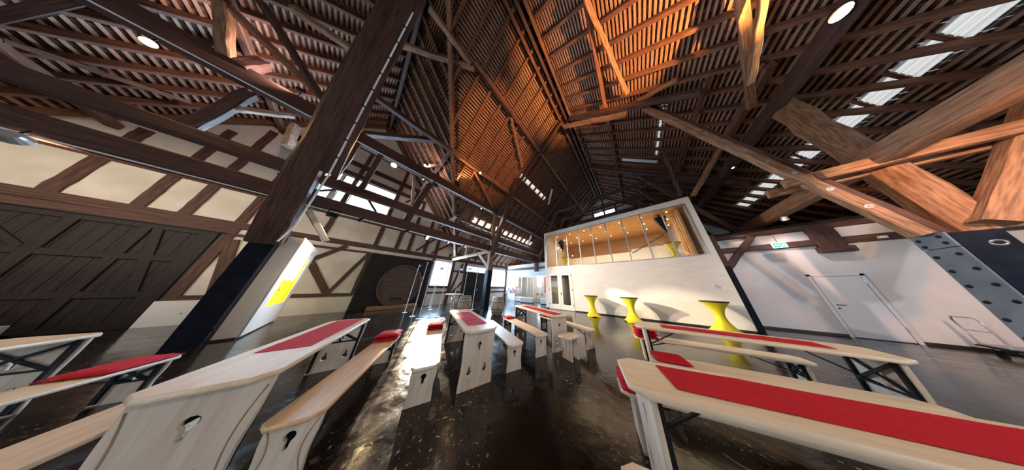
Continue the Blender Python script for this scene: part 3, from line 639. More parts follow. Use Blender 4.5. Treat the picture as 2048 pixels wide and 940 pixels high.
stretch_table(-2.36, 9.2, 0, 'yellow stretch-cover cocktail table nearest the glass door'); stretch_table(-0.5, 9.1, 0, 'middle yellow stretch-cover cocktail table by the cube wall'); stretch_table(2.3, 9.35, 0, 'yellow stretch-cover cocktail table nearest the cube corner')
stretch_table(2.1, 11.0, 2.95, 'dim stretch-cover cocktail table upstairs behind the glazing', 'stretch tables upstairs'); stretch_table(-4.6, 11.4, 2.95, 'stretch-cover cocktail table upstairs at the left panes', 'stretch tables upstairs')
st = empty('wall_notice', (2.78, YC, 1.6), label='tiny grey printed notice on the cube wall', cat='sign')
for i, (a, b) in enumerate(((-.08, .02), (-.1, .12), (-.05, .08))): box('text_line', a, b, -0.004, 0, 0.1-.045*i, 0.118-.045*i, INK, st)
for a in (-.03, .03): box('screw_head', a, a+.025, -0.008, 0, -0.06, -0.035, BLACK, st)

# ------------------------------------------------------------------ great timber frame
def timber(name, label, cat, *parts, grp=None):
    """a timber thing: empty at the base of its first piece; parts are (part name, p, q, w, h, material, up)"""
    p0 = Vector(parts[0][1]); e = empty(name, p0, 0, label, cat, grp)
    for pn, p, q, w, h, m, *up in parts: beam(pn, Vector(p)-p0, Vector(q)-p0, w, h, m, e, up[0] if up else (0, 0, 1))
    return e
XL, XRT = -9.1, 5.6
def longbeam(name, label, x, z, w, h, y0, y1, m=OLD): 
    o = beam(name, (x, y0, z), (x, y1, z), w, h, m, None, (0, 0, 1), 0.014, 14); return tag(o, label, 'beam')
longbeam('roof_beam', 'heavy dark lower longitudinal beam on the left post with white track', XL, 4.45, 0.34, 0.48, -10, 19.8)
longbeam('roof_beam', 'reddish longitudinal beam just above the lower one on the left', XL-0.05, 5.42, 0.3, 0.36, -10, 19.8)
longbeam('roof_beam', 'highest dark longitudinal beam crossing the upper left post', XL+0.05, 8.05, 0.36, 0.62, -10, 19.8)
longbeam('roof_beam', 'grey-brown longitudinal beam on the right above the riveted post', XRT+0.1, 4.83, 0.34, 0.48, -6, 16.5, OLDB)
longbeam('roof_beam', 'upper right longitudinal beam under the rafters', XRT-0.1, 7.95, 0.3, 0.4, -6, 19.5)
# left post
lp = empty('timber_post', (XL-0.05, -2.04, 0), label='huge leaning timber post with black steel lower half on the left', cat='post')
beam('post_foot', (0, 0, 0), (0, 0, 2.74), 0.40, 0.40, STEELB, lp, (0, 1, 0), 0.0, 2, .04)
beam('post_shaft', (0, 0, 2.74), (0.05, 0, 4.9), 0.42, 0.44, OLD, lp, (0, 1, 0))
beam('strut_shaft', (0.02, 0, 2.75), (4.6, 0, 12.3), 0.5, 0.56, OLD, lp, (0, 1, 0), 0.02, 12)
beam('strut_shaft', (1.25, .36, 5.2), (5.2, .36, 12.5), 0.2, 0.5, OLD, lp, (0, 1, 0), 0.02, 8)
beam('king_shaft', (0.02, -0.02, 4.9), (0.02, -0.02, 8.6), 0.34, 0.34, OLD, lp, (0, 1, 0))
tube_obj('conduit', [(0.34, 0.22, 2.75), (0.5, 0.34, 3.3), (1.5, 0.49, 5.0), (4.6, 0.49, 11.2)], 0.022, WHT2, lp)
for k in range(9):
    t = 0.1+k*0.1; box('clip', 1.5+t*3.1-.04, 1.5+t*3.1+.04, 0.45, 0.52, 5.0+t*6.2-.02, 5.0+t*6.2+.02, BLACK, lp)
for i in range(4):
    obj('bolt_head', lathe(bmesh.new(), [(0, 0), (.035, 0), (.03, .03), (0, .035)], 8, False), BLACK, lp, Matrix.Translation((0.21, -0.1+.06*i, 2.95+0.33*i)) @ Matrix.Rotation(math.pi/2, 4, 'Y'))
tube_obj('door_stay', [(0.3, 0.24, 0.35), (0.36, 0.24, 0.35)], 0.03, BLACK, lp)
# knee brace in galvanised steel on the left post and timber brace to the beams
o = beam('knee_brace', (0.2, 0.3, 4.05), (0.0, 1.0, 3.05), 0.09, 0.15, ALU, lp); o['label'] = 'grey metal knee brace'
timber('timber_brace', 'pale-edged brace rising from the lower left beam to the roof', 'brace', ('brace_shaft', (-9.3, -4.2, 5.6), (-9.3, -4.1, 7.7), 0.26, 0.24, OLD), ('cap', (-9.3, -4.1, 6.8), (-9.3, -3.3, 7.65), 0.16, 0.12, PALE))
timber('timber_brace', 'rough grey-brown brace between the two upper left beams', 'brace', ('brace_shaft', (-8.9, -4.6, 8.3), (-8.05, -4.85, 9.4), 0.24, 0.22, OLDB), ('lower_piece', (-8.95, -4.4, 8.2), (-9.1, -4.3, 9.0), 0.3, 0.3, OLD))
timber('timber_brace', 'pair of crossing braces left of the leaning post', 'brace', ('brace_shaft', (-8.1, -4.8, 9.4), (-8.6, -2.2, 8.2), 0.2, 0.2, OLDB), ('brace_shaft', (-7.6, -4.4, 9.9), (-8.2, -2.2, 7.6), 0.16, 0.18, OLD), ('brace_shaft', (-7.4, -4.0, 10.4), (-6.4, -2.1, 9.6), 0.2, 0.2, OLDB))
timber('timber_brace', 'thin diagonal brace under the upper left rafters', 'brace', ('brace_shaft', (-10.9, -6.95, 6.9), (-12.4, -6.0, 8.1), 0.13, 0.13, RAFT))
timber('timber_brace', 'short grey post under the left gable eave', 'brace', ('brace_shaft', (-12.6, -4.0, 8.0), (-12.9, -4.35, 9.55), 0.3, 0.22, PALE))
timber('timber_brace', 'small dark knee brace at the far left beam', 'brace', ('brace_shaft', (-9.1, -5.6, 4.7), (-9.1, -6.5, 5.3), 0.24, 0.24, OLD))
# middle post
mp = empty('timber_post', (XL+0.12, 6.45, 0), label='middle timber post with black blue-lit steel lower half beside the barrels', cat='post')
beam('post_foot', (0, 0, 0), (0, 0, 2.7), 0.42, 0.40, STEELB, mp, (0, 1, 0), 0.0, 2, .04)
beam('post_shaft', (0, 0, 2.7), (0.02, 0, 4.4), 0.36, 0.36, OLDB, mp, (0, 1, 0))
beam('king_shaft', (-0.1, 0.05, 4.4), (-0.1, 0.05, 8.0), 0.26, 0.26, OLDB, mp, (0, 1, 0))
beam('strut_shaft', (0.1, 0, 3.9), (2.47, 0, 10.45), 0.34, 0.32, OLD, mp, (0, 1, 0), 0.02, 12)
timber('tie_beam', 'pale slender tie from the middle post to the timbered wall', 'beam', ('tie_shaft', (XL+0.3, 6.4, 4.25), (-13.9, 5.6, 3.95), 0.2, 0.22, PALE))
timber('timber_brace', 'pale knee brace below the slender tie', 'brace', ('brace_shaft', (-9.0, 6.4, 2.9), (-10.6, 6.3, 4.3), 0.2, 0.22, PALE), ('brace_shaft', (-12.2, 6.0, 4.2), (-12.2, 6.0, 5.6), 0.18, 0.18, PALE))
timber('dragon_tie', 'horizontal dragon tie across the valley at purlin height', 'beam', ('tie_shaft', (-10.4, -1.95, 9.5), (-7.6, 0.65, 9.5), 0.24, 0.26, OLD))
timber('dragon_tie', 'horizontal reddish tie meeting the upper valley purlin', 'beam', ('tie_shaft', (-6.4, -1.8, 12.1), (-4.3, 0.7, 12.05), 0.22, 0.22, OLDB))
timber('purlin_end', 'free purlin length running on past the valley', 'beam', ('purlin_shaft', (-7.5, -1.9, 9.35), (-7.42, 1.5, 9.42), 0.24, 0.24, OLD))
timber('purlin_end', 'short orange purlin length near the roof top', 'beam', ('purlin_shaft', (-4.3, -1.3, 12.05), (-4.3, 0.5, 12.0), 0.2, 0.2, OLDB))
timber('timber_brace', 'slanting brace between the top left beam and the steep slope purlin', 'brace', ('brace_shaft', (-9.0, 0.5, 8.3), (-9.2, 1.5, 9.45), 0.18, 0.2, OLD))
timber('timber_brace', 'pale-edged bent brace at the right end of the gable', 'brace', ('brace_shaft', (-9.2, 0.85, 6.0), (-9.2, 0.5, 7.6), 0.1, 0.12, PALE), ('brace_shaft', (-9.3, 0.9, 4.7), (-9.3, 1.3, 7.5), 0.34, 0.3, OLD))
for i, (y, zt) in enumerate(((-0.35, 8.0), (-1.1, 8.0))):
    timber('timber_post', ('thin upright timber in front of the gable windows, right one', 'thin upright timber in front of the gable windows, left one')[i], 'post', ('post_shaft', (-9.1, y-.6, 5.6), (-9.1, y-.6, zt-.2), 0.2, 0.18, OLD))
for i in range(6):   # dark trusses standing in the unlit far half
    y = 13.2+1.1*(i % 3)*2; sx = -1 if i < 3 else 1
    timber('far_strut', 'dark leaning strut of the unlit far roof, %s of three on the %s slope' % (('nearest', 'middle', 'farthest')[i % 3], 'left' if i < 3 else 'right'), 'brace', ('strut_shaft', (XR+sx*7.2, y, 4.3), (XR+sx*4.0, y, 10.8), 0.26, 0.26, OLD), grp='dark struts of the far roof')
for i in range(3):
    timber('collar_beam', 'dark collar high in the unlit far roof, %s of three' % ('nearest', 'middle', 'farthest')[i], 'beam', ('collar_shaft', (-6.3, 13.2+2.2*i, 10.2), (2.9, 13.2+2.2*i, 10.2), 0.24, 0.26, OLD), grp='dark collars of the far roof')
ld = empty('ladder', (-2.2, 18.6, 12.0), label='pale ladder propped against the far gable', cat='ladder')
for dx in (-.2, .2): bar('rail', (dx+.3, 0.6, -0.3), (dx-.2, 0.9, 2.6), 0.06, 0.08, PALE, ld)
for k in range(7): bar('rung', (-.2+.3-.07*k, .6+.04*k, -.1+.4*k), (.2+.3-.07*k, .6+.04*k, -.1+.4*k), 0.04, 0.04, PALE, ld)
# right frame
rp = empty('timber_post', (5.68, 7.78, 0), label='riveted steel-plated black post standing at the right edge', cat='post')
beam('post_core', (0, 0, 0), (0, 0, 2.72), 0.43, 0.44, STEELB, rp, (0, 1, 0), 0, 2, .03)
spl = box('steel_plate', -0.245, -0.222, -0.24, 0.24, 0.02, 2.42, STEELG, rp, .004); box('steel_cap_plate', -0.252, -0.222, -0.24, 0.24, 2.43, 2.74, STEELG, rp, .004)
rm = bmesh.new(); lathe(rm, [(0.034, 0), (0.032, .012), (0.02, .024), (0.0, .028)], 10, False); rme = bpy.data.meshes.new('rivet'); rm.to_mesh(rme); rm.free(); rme.materials.append(BLACK)
RY = Matrix.Rotation(-math.pi/2, 4, 'Y')
for zz in [2.66, 2.52] + [2.28-0.3*i for i in range(8)]:
    for yy in (-.15, .15): nest(link('rivet', rme, None, rp, Matrix.Translation((-.25, yy, zz-(.03 if yy > 0 else 0))) @ RY), spl)
for zz in (2.45, 1.6): obj('bolt_ring', tube(bmesh.new(), [(0.06+.06*math.cos(a), -.225, zz+.05*math.sin(a)) for a in np.linspace(0, 2*math.pi, 12, endpoint=False)], 0.016, 6, True), ALU, rp)
beam('log_shaft', (0.35, 0.15, 2.74), (0.0, 0.25, 8.3), 0.5, 0.5, OLDB, rp, (0, 1, 0), 0.03, 10, 0.3)
ds = empty('double_strut', (5.5, 7.85, 2.75), label='bolted double strut climbing left from the riveted post to the roof', cat='brace')
dq = Vector((2.45, 7.2, 10.75))-Vector((5.5, 7.85, 2.75))
beam('strut_shaft', (-.12, -.12, 0), dq+Vector((-.12, -.12, 0)), 0.2, 0.22, OLDB, ds, (0, 1, 0), .012, 12); beam('strut_shaft', (0.16, 0.1, 0), dq+Vector((0.16, .1, 0)), 0.2, 0.26, OLD, ds, (0, 1, 0), .012, 12)
for t in (0.1, 0.18, 0.27, 0.35, 0.43, 0.52, 0.6):
    p = dq*t+Vector((-.12, -.23, 0)); bmm = lathe(bmesh.new(), [(0, 0), (.055, 0), (.055, .012), (.028, .014), (.024, .04), (0, .042)], 12, False)
    obj('bolt', bmm, ALU, ds, Matrix.Translation(p) @ Matrix.Rotation(math.pi/2, 4, 'X'))
za = empty('collar_pair', (4.36, 7.62, 4.68), label='orange-lit paired horizontal collar with two keyed end blocks', cat='beam')
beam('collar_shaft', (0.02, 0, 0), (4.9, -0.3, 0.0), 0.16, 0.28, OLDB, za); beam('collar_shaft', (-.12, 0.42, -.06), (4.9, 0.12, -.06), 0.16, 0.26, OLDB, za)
for x in (0.45, 1.3): box('key', x, x+.12, -0.13, -0.05, -0.13, 0.1, OLD, za, .01)
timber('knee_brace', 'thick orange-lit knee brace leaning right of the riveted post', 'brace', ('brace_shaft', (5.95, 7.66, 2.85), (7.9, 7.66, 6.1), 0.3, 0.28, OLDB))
timber('timber_brace', 'brace crossing behind the double strut above the cube corner', 'brace', ('brace_shaft', (3.55, 10.5, 6.45), (5.0, 10.0, 8.5), 0.2, 0.2, OLDB))
timber('timber_brace', 'thin dark strut left of the double strut', 'brace', ('brace_shaft', (3.1, 10.4, 6.6), (3.0, 9.6, 9.6), 0.14, 0.14, OLD))
timber('purlin_brace', 'orange timber leading from the log top towards the camera', 'brace', ('brace_shaft', (4.2, 6.0, 7.65), (4.2, 4.2, 8.85), 0.15, 0.15, OLDB))
timber('collar_beam', 'mortised collar beam below the dark ridge', 'beam', ('collar_shaft', (-1.9, 6.75, 13.3), (1.5, 6.75, 10.65), 0.2, 0.24, OLDB))
# black sloping ceiling over the side aisle behind the cube
tag(obj('trim_1', bx(bmesh.new(), 3.4, 10.5, 11.85, 19.9, 4.3, 4.4), SHEET), 'dark loft floor above the side rooms', kind='structure')

# ------------------------------------------------------------------ lamps on the beams
def spot_lamp(loc, aim, label, energy, color, cone=70, lens=LAMPW, mount=(0, 0, 0.22), r=0.075, shell=BLACK, grp='spot lamps on the beams', visible=True):
    e = empty('spot_lamp', loc, 0, label, 'lamp', grp); d = (Vector(aim)-Vector(loc)).normalized(); q = d.to_track_quat('Z', 'Y').to_matrix().to_4x4()
    sh = obj('lamp_shell', lathe(bmesh.new(), [(0, -.16), (r*.6, -.16), (r*.8, -.1), (r, .02), (r*.92, .02), (r*.8, -.02), (0, -.02)], 14, False), shell, e, q)
    nest(obj('lens', lathe(bmesh.new(), [(0, -.012), (r*.82, -.012), (r*.6, .004), (0, .008)], 14, False), lens, e, q), sh)
    obj('bracket', tube(bmesh.new(), [-0.1*d, Vector(mount)*0.6-0.05*d, Vector(mount)], 0.014, 6), BLACK, e)
    if energy:
        light('lamp_light', 'SPOT', Vector(loc)+d*0.03, energy, color, aim, spot=cone, blend=0.7, radius=0.06)
    return e
WARM, NEUT = (1.0, 0.62, 0.28), (1.0, 0.86, 0.68)
spot_lamp((-8.8, -5.12, 7.36), (-4.5, -2.0, 3.0), 'warm spot under the top beam, furthest left of all lamps', 300, WARM, 110, r=.1)
spot_lamp((-8.95, -0.4, 7.5), (-4.5, -0.2, 3.2), 'warm spot glaring under the top beam in front of the gable windows', 250, WARM, 100, r=.13)
spot_lamp((-8.9, 1.97, 4.05), (-1.0, 8.5, 0.9), 'warm spot under the lower beam in front of the cask', 2300, (1.0, 0.84, 0.64), 60, r=.13)
spot_lamp((-8.9, 4.9, 7.55), (-1.5, 9.9, 1.5), 'warm spot under the top beam near the middle post, lower one', 500, (1.0, 0.8, 0.55), 50)
spot_lamp((-7.3, 3.5, 9.2), (-2.5, 2.4, 3.4), 'warm spot on the orange-lit purlin, upper one', 40, (1.0, 0.48, 0.16), 120)
spot_lamp((-8.85, -4.78, 4.02), (-13.9, -5.5, 3.3), 'pale dish lamp below the lower beam at the far left', 230, NEUT, 120, LAMPD, shell=LAMPH, r=0.12)
spot_lamp((-8.85, -2.5, 4.95), (-6.5, 0.4, 3.5), 'cold white lamp on the left side of the leaning post, lower one', 60, (0.8, 0.9, 1), 100, LAMPC, r=.05, mount=(-.1, .3, 0))
spot_lamp((-8.85, -2.4, 5.35), (-6.5, 0.4, 4.0), 'cold white lamp on the left side of the leaning post, upper one', 30, (0.8, 0.9, 1), 100, LAMPC, r=.04, mount=(-.1, .3, 0))
spot_lamp((5.25, 5.35, 7.75), (1.5, 2.8, 7.3), 'blazing warm lamp under the right roof slope', 90, WARM, 168, r=0.15, mount=(.25, 0, .1))
spot_lamp((5.45, 11.0, 7.75), (3.0, 9.0, 3.0), 'small warm lamp behind the double strut', 60, WARM, 80, LAMPD)
spot_lamp((5.6, 10.7, 4.35), (5.9, 11.6, 1.0), 'pale dish lamp over the exit sign', 60, (1, 0.9, 0.92), 110, LAMPD, shell=LAMPH, r=0.1)
spot_lamp((4.75, 11.2, 4.4), (4.5, 11.6, 1.5), 'small white lamp at the foot of the long right beam', 20, NEUT, 90, LAMPD, r=.06)
spot_lamp((1.0, 5.0, 7.0), (1.5, 4.6, 11.6), 'warm uplight hanging over the benches', 0, WARM, 90) if False else None
# lamps that light the roof: on the long beams, aimed up
spot_lamp((5.5, 3.6, 5.25), (2.1, 4.3, 10.8), 'warm uplight on the right beam nearest the camera', 7500, (1.0, 0.47, 0.14), 44, mount=(.1, 0, -.15))
spot_lamp((-8.6, 2.6, 8.5), (-5.2, 3.6, 11.2), 'warm uplight on top of the left upper beam beyond the gable windows', 260, (1.0, 0.45, 0.14), 90, mount=(-.2, 0, -.15))
spot_lamp((5.35, 2.2, 8.25), (-5.3, 3.6, 11.0), 'warm long-throw lamp on the upper right beam aimed across the nave', 4200, (1.0, 0.42, 0.13), 34, mount=(.2, 0, -.12))
spot_lamp((-8.7, -3.4, 8.5), (-10.4, -5.9, 9.2), 'added fill uplight on top of the left upper beam before the leaning post', 165, (1.0, 0.76, 0.70), 140, mount=(-.2, 0, -.15))  # uplight invented to brighten the left slope, no known fixture
spot_lamp((-8.7, 0.8, 8.5), (-11.4, 1.6, 10.0), 'added fill uplight on top of the left upper beam beside the gable windows', 240, (1.0, 0.80, 0.72), 110, mount=(-.2, 0, -.15))  # another made-up uplight, lifts the roof beside the gable
spot_lamp((5.5, 4.4, 4.4), (6.7, 7.7, 4.0), 'warm lamp below the right beam aimed at the knee brace', 420, (1.0, 0.48, 0.17), 80, mount=(.1, 0, .17))
spot_lamp((-8.9, 3.1, 4.05), (1.5, 10.0, 0.35), 'narrow warm spot under the lower beam, second right of the cask', 5500, (1.0, 0.85, 0.62), 12, r=.05)
spot_lamp((-8.9, 4.2, 4.05), (-0.95, 10.0, 1.0), 'narrow warm spot under the lower beam, nearest the middle post', 6000, (1.0, 0.85, 0.62), 6, r=.05)
spot_lamp((5.45, 1.6, 4.45), (1.2, 2.6, 0.8), 'added neutral fill lamp on the right beam aimed at the near right tables', 330, (1.0, 0.84, 0.66), 100, mount=(.1, 0, .15))  # put in to brighten the tabletops, no source known there
spot_lamp((5.45, 3.4, 4.45), (6.3, 11.6, 1.6), 'added neutral fill lamp on the right beam aimed at the white partition', 420, (1.0, 0.92, 0.95), 62, mount=(.1, 0, .15))  # invented lamp that lifts the tone of the partition
spot_lamp((-8.85, -7.2, 4.05), (-13.9, -5.5, 5.2), 'added pale fill lamp on the lower left beam aimed at the plaster panels', 420, NEUT, 120, LAMPD, r=.06)  # extra lamp put in to brighten the plaster
spot_lamp((-8.9, 0.9, 7.52), (-2.5, 10.0, 1.2), 'added neutral fill spot under the top beam aimed at the white cube', 1600, (1.0, 0.82, 0.66), 46, r=.05)  # added so that the cube front gets brighter
# track rails
for i, (x, z, y0, y1, lab) in enumerate(((XL+.28, 7.68, -9, 6, 'white lamp track along the top left beam'), (XL+.24, 4.16, -9, 6, 'white lamp track along the lower left beam'))):
    tag(bar('lamp_track', (x, y0, z), (x, y1, z), 0.03, 0.03, WHT2, None), lab, 'track')
for i, (p, lab) in enumerate((((-8.85, 1.5, 7.55), 'black projector head under the top beam'), ((-8.85, -1.2, 4.1), 'black stage lamp under the lower beam left of the cask'))):
    e = empty('stage_lamp', p, 0.4, lab, 'lamp'); box('lamp_shell', -.1, .1, -.12, .12, -.16, .0, BLACK, e, .02); box('yoke', -.03, .03, -.14, -.12, -.1, .12, BLACK, e); box('yoke', -.03, .03, .12, .14, -.1, .12, BLACK, e); box('clamp', -.05, .0, -.14, .14, .1, .16, BLACK, e)

# ------------------------------------------------------------------ white display wall with yellow niche, left of centre
db = empty('display_wall', (-11.3, -1.7, 0), label='white free-standing display wall with a yellow lit niche behind the left post', cat='display')
HX0, HX1, HZ = -1.3, 2.0, 3.08
NX0, NX1, NZ0, NZ1 = -0.75, 1.45, 0.76, 2.52
plate('front_face', rrect(HX0, HX1, 0.05, HZ), [rrect(NX0, NX1, NZ0, NZ1)], 0.03, WHITE, db, basis((-1, 0, 0), (0, 0, 1), (0, 0.2, 0)) @ Matrix.Scale(-1, 4, (1, 0, 0)))
box('end_face', HX1-.03, HX1, -0.2, 0.185, 0.05, HZ, WHITE, db); box('rear_face', HX0, HX1, -0.22, -0.2, 0.05, HZ, WHITE, db); box('top_face', HX0, HX1, -0.2, 0.2, HZ-.03, HZ, WHITE, db)
box('plinth', HX0+.03, HX1-.03, -0.18, 0.17, 0, 0.05, TRIMB, db)
box('niche_back', NX0, NX1, 0.10, 0.12, NZ0, NZ1, mat('backlit_yellow', (0.85, 0.72, 0.01), .5, emis=(0.95, 0.80, 0.02), estr=.55), db); box('niche_floor', NX0, NX1, 0.12, 0.184, NZ0-.02, NZ0, YPAINT, db); box('niche_ceiling', NX0, NX1, 0.12, 0.184, NZ1, NZ1+.02, WHITE, db)
box('niche_side', NX1, NX1+.02, 0.12, 0.184, NZ0, NZ1, YPAINT, db); box('niche_side', NX0-.02, NX0, 0.12, 0.184, NZ0, NZ1, YPAINT, db)
box('backlit_board', NX0+.01, NX1-.3, 0.121, 0.135, 1.62, NZ1-.02, mat('backlit_white', (1, 1, .95), .5, emis=(1, 0.98, 0.9), estr=1.6), db)
for i in range(3): box('text_line', -0.75, -0.3+.1*(i % 2), 0.216, 0.219, 2.86-.07*i, 2.885-.07*i, INK, db)
box('text_line', 1.1, 1.25, 0.216, 0.219, 1.25, 1.32, INK, db)
spot_lamp((-8.9, 1.0, 4.08), (-10.8, -1.5, 1.7), 'added fill lamp under the lower beam aimed along the white display wall', 420, (1, 0.84, 0.62), 60, mount=(-.1, 0, .16))  # lamp added to brighten the front face of the display wall
spot_lamp((-8.9, -0.55, 4.08), (-9.9, -1.5, 2.7), 'added fill lamp under the lower beam aimed down at the white display wall', 75, (1, 0.8, 0.38), 100, mount=(-.1, 0, .16))  # made-up lamp for the yellow glow near the top of the wall
# low white wall box with sockets beside the left post
lb = empty('wall_box', (XW+0.15, -3.55, 0), label='low cream wall box with sockets left of the black post', cat='box')
box('body', -.14, .06, -.55, .35, 0, 0.83, WHITE, lb, .005)
for a in (-.05, .12): box('socket', .06, .075, a, a+.09, .35, .44, WHT2, lb, .004); box('socket_hole', .075, .078, a+.025, a+.065, .375, .415, INK, lb)
# display plinth with dry vine pieces at the far left
pb = empty('display_plinth', (-12.6, -6.6, 0), label='low cream display plinth at the far left wall', cat='plinth')
box('body', -.9, .9, -1.4, 1.35, 0.06, 0.34, WHITE, pb, .01); box('base', -.85, .85, -1.35, 1.3, 0, .06, TRIMB, pb)
for i in range(16):
    a = random.uniform(0, 6.28); L = random.uniform(.4, .8); x, y = random.uniform(-.5, .5), random.uniform(-1.0, .9); z = .36+.05*(i//3); pts = [Vector((-12.6+x, -6.6+y, z+.02))]
    for k in range(5): pts.append(pts[-1]+Vector((math.cos(a)*L/5, math.sin(a)*L/5, random.uniform(0, .1)))); a += random.uniform(-.6, .6)
    tag(tube_obj('vine_root', pts, [.05, .045, .04, .035, .025, .012], TWIG, None, 7), 'gnarled dry vine piece heaped on the low cream plinth', 'branch', 'dry vine pieces on the plinth')

# ------------------------------------------------------------------ beer-garden tables and benches
def keyhole(x, y, up=1, s=1.0, n=10):
    pts = []; R, r, L = .036*s, .016*s, .085*s
    for i in range(n+1): a = math.radians(-60+300*i/n)+math.radians(0); pts.append((R*math.cos(a), R*math.sin(a)))
    a0 = math.radians(240)
    pts = [(R*math.sin(t)*1, R*math.cos(t)*1) for t in np.linspace(math.radians(-150), math.radians(150), n)]
    pts += [(r, -L+r), (r*.7, -L+r*.3), (0, -L), (-r*.7, -L+r*.3), (-r, -L+r)]
    return [(x+p[0], y+up*p[1]) for p in pts]
def end_panel(w, h, holes, parent, x, flip, m=LIME):
    grooves = []
    for sy in (-1, 1):
        g = [(x+flip*.0175, sy*(w/2-.012-.045*math.sin(math.pi*t)), h*(.12+.8*t)) for t in np.linspace(0, 1, 9)]
        grooves.append(tube_obj('routed_groove', g, .005, GROOVE, parent, 5))
    out = []; N = 12
    for k in range(N+1): t = k/N; out.append((w/2 - .014*math.sin(math.pi*min(1, t*1.25))**2*(1 if t < .8 else 1), h*t))
    out = out + [(-a, b) for a, b in out[::-1]]
    pn = plate('end_panel', out, holes, 0.036, m, parent, basis((0, 1, 0), (0, 0, 1), (x, 0, 0)))
    for g in grooves: nest(g, pn)
    return pn
def chamfer_top(L, w, c): return [(-L/2+c, -w/2), (L/2-c, -w/2), (L/2, -w/2+c*.8), (L/2, w/2-c*.8), (L/2-c, w/2), (-L/2+c, w/2), (-L/2, w/2-c*.8), (-L/2, -w/2+c*.8)]
def brace_set(e, xp, s, w, z0, z1):
    """black folding frame on the inner side of an end panel; s points inwards"""
    for y in (-w/2+.03, w/2-.03): bar('folding_leg', (xp+s*.035, y, 0.02), (xp+s*.035, y, z1), 0.03, 0.03, BLACK, e)
    bar('folding_stay', (xp+s*.04, -w/2+.04, z0), (xp+s*.04, w/2-.04, z1-.04), 0.012, 0.03, BLACK, e); bar('folding_stay', (xp+s*.05, w/2-.04, z0), (xp+s*.05, -w/2+.04, z1-.04), 0.012, 0.03, BLACK, e)
    bar('folding_bar', (xp+s*.04, -w/2+.03, z0), (xp+s*.04, w/2-.03, z0), 0.02, 0.02, BLACK, e)
    bar('folding_strut', (xp+s*.05, 0, z0+.02), (xp+s*.52, 0, z1-.01), 0.025, 0.014, BLACK, e); bar('folding_hinge', (xp+s*.52, -.12, z1-.012), (xp+s*.52, .12, z1-.012), 0.03, 0.02, BLACK, e)
def make_table(L=2.5, w=.56, h=.80, m=PINE):
    e = empty('beer_table'); t = .04
    plate('tabletop', chamfer_top(L, w, .11), [], t, m, e, Matrix.Translation((0, 0, h-t/2)), .005)
    for sg in (-1, 1):
        xp = sg*(L/2-.13); pw = w-.04
        end_panel(pw, h-t, [keyhole(0, h*.70, 1, 1.1), keyhole(-pw*.24, h*.25, -1, 1.1), keyhole(pw*.24, h*.25, -1, 1.1)], e, xp, sg)
        brace_set(e, xp, -sg, pw, h*.55, h-t)
    bar('underside_batten', (-L/2+.2, 0, h-t-.012), (L/2-.2, 0, h-t-.012), .06, .02, LIME, e)
    return e
def make_bench(L=2.3, w=.33, h=.44, m=PINE):
    e = empty('beer_bench'); t = .036
    plate('seat', chamfer_top(L, w, min(.07, L*.09)), [], t, m, e, Matrix.Translation((0, 0, h-t/2)), .005)
    for sg in (-1, 1):
        xp = sg*(L/2-.12); pw = w-.03
        end_panel(pw, h-t, [keyhole(0, h*.66, 1, 1.0)], e, xp, sg); brace_set(e, xp, -sg, pw, h*.5, h-t)
    return e
def axis_place(o, near, ang): o.location = (*near, 0); o.rotation_euler = (0, 0, ang); return o
def along(near, ang, L): return (near[0]+math.cos(ang)*L/2, near[1]+math.sin(ang)*L/2)
TABLES = {  # near end centre, direction towards the far end (degrees), label
    'A': ((-2.62, -0.44), 163.4, 'big pale beer table at the lower left with a pink-red runner'),
    'C': ((-2.28, 1.68), 163.0, 'central beer table with a striped red runner seen end on'),
    'D': ((-1.78, 3.78), 158.5, 'beer table behind the centre one, beside the small stool'),
    'G': ((-3.95, -2.92), 163.0, 'bare beer table cut off at the left edge'),
    'E': ((-0.28, 1.80), 15.6, 'nearest right beer table with a long smooth red runner'),
    'F': ((-0.22, 4.12), 5.5, 'second right beer table with red runner before the partition'),
}
BENCHES = {
    'AR': ((-2.50, 0.03), 157.0, 'bench right of the lower left table, red cushion at its far end', PINEB),
    'AL': ((-2.75, -1.2), 162.0, 'empty pale bench left of the big lower left table', PINE),
    'GR': ((-3.75, -2.22), 159.0, 'bench with a flat red cushion before the cut-off left table', PINE),
    'CL': ((-2.58, 1.00), 158.5, 'sunlit bench left of the central table, cushion at far end', PINE),
    'CR': ((-2.12, 2.40), 158.5, 'empty bench right of the central table', PINE),
    'DL': ((-2.02, 3.22), 159.0, 'bench left of the table beside the stool', PINE),
    'DR': ((-1.22, 4.42), 159.0, 'bench right of the table beside the stool', PINE),
    'EN': ((-0.30, 1.31), 14.0, 'bench whose corner shows at the bottom edge right of centre', PINE),
    'EF': ((-0.43, 2.37), 14.0, 'bench behind the nearest right table, mostly hidden by it', PINE),
    'FN': ((-0.08, 3.50), 11.0, 'yellowish bench between the two right tables', PINE),
    'FF': ((-0.32, 4.72), 8.0, 'bench behind the second right table with stacked cushions', PINE),
}
TL, BL = 2.5, 2.3
T0 = make_table(TL); B0 = {}
placed = {}
for k, (near, deg, lab) in TABLES.items():
    o = T0 if k == 'A' else copy_tree(T0); a = math.radians(deg); axis_place(o, along(near, a, TL), a); tag(o, lab, 'table', 'beer tables'); placed[k] = o
for k, (near, deg, lab, m) in BENCHES.items():
    if m.name not in B0: B0[m.name] = make_bench(BL, m=m); o = B0[m.name]
    else: o = copy_tree(B0[m.name])
    a = math.radians(deg); axis_place(o, along(near, a, BL), a); tag(o, lab, 'bench', 'beer benches'); placed[k] = o
sl = make_bench(.46, .33, .44); sl.name = 'stool'; axis_place(sl, (-1.55, 3.62), math.radians(70)); tag(sl, 'short two-panel wooden stool in front of the table behind the centre', 'stool')
for ch in list(sl.children):
    if ch.name.startswith('folding'): bpy.data.objects.remove(ch)

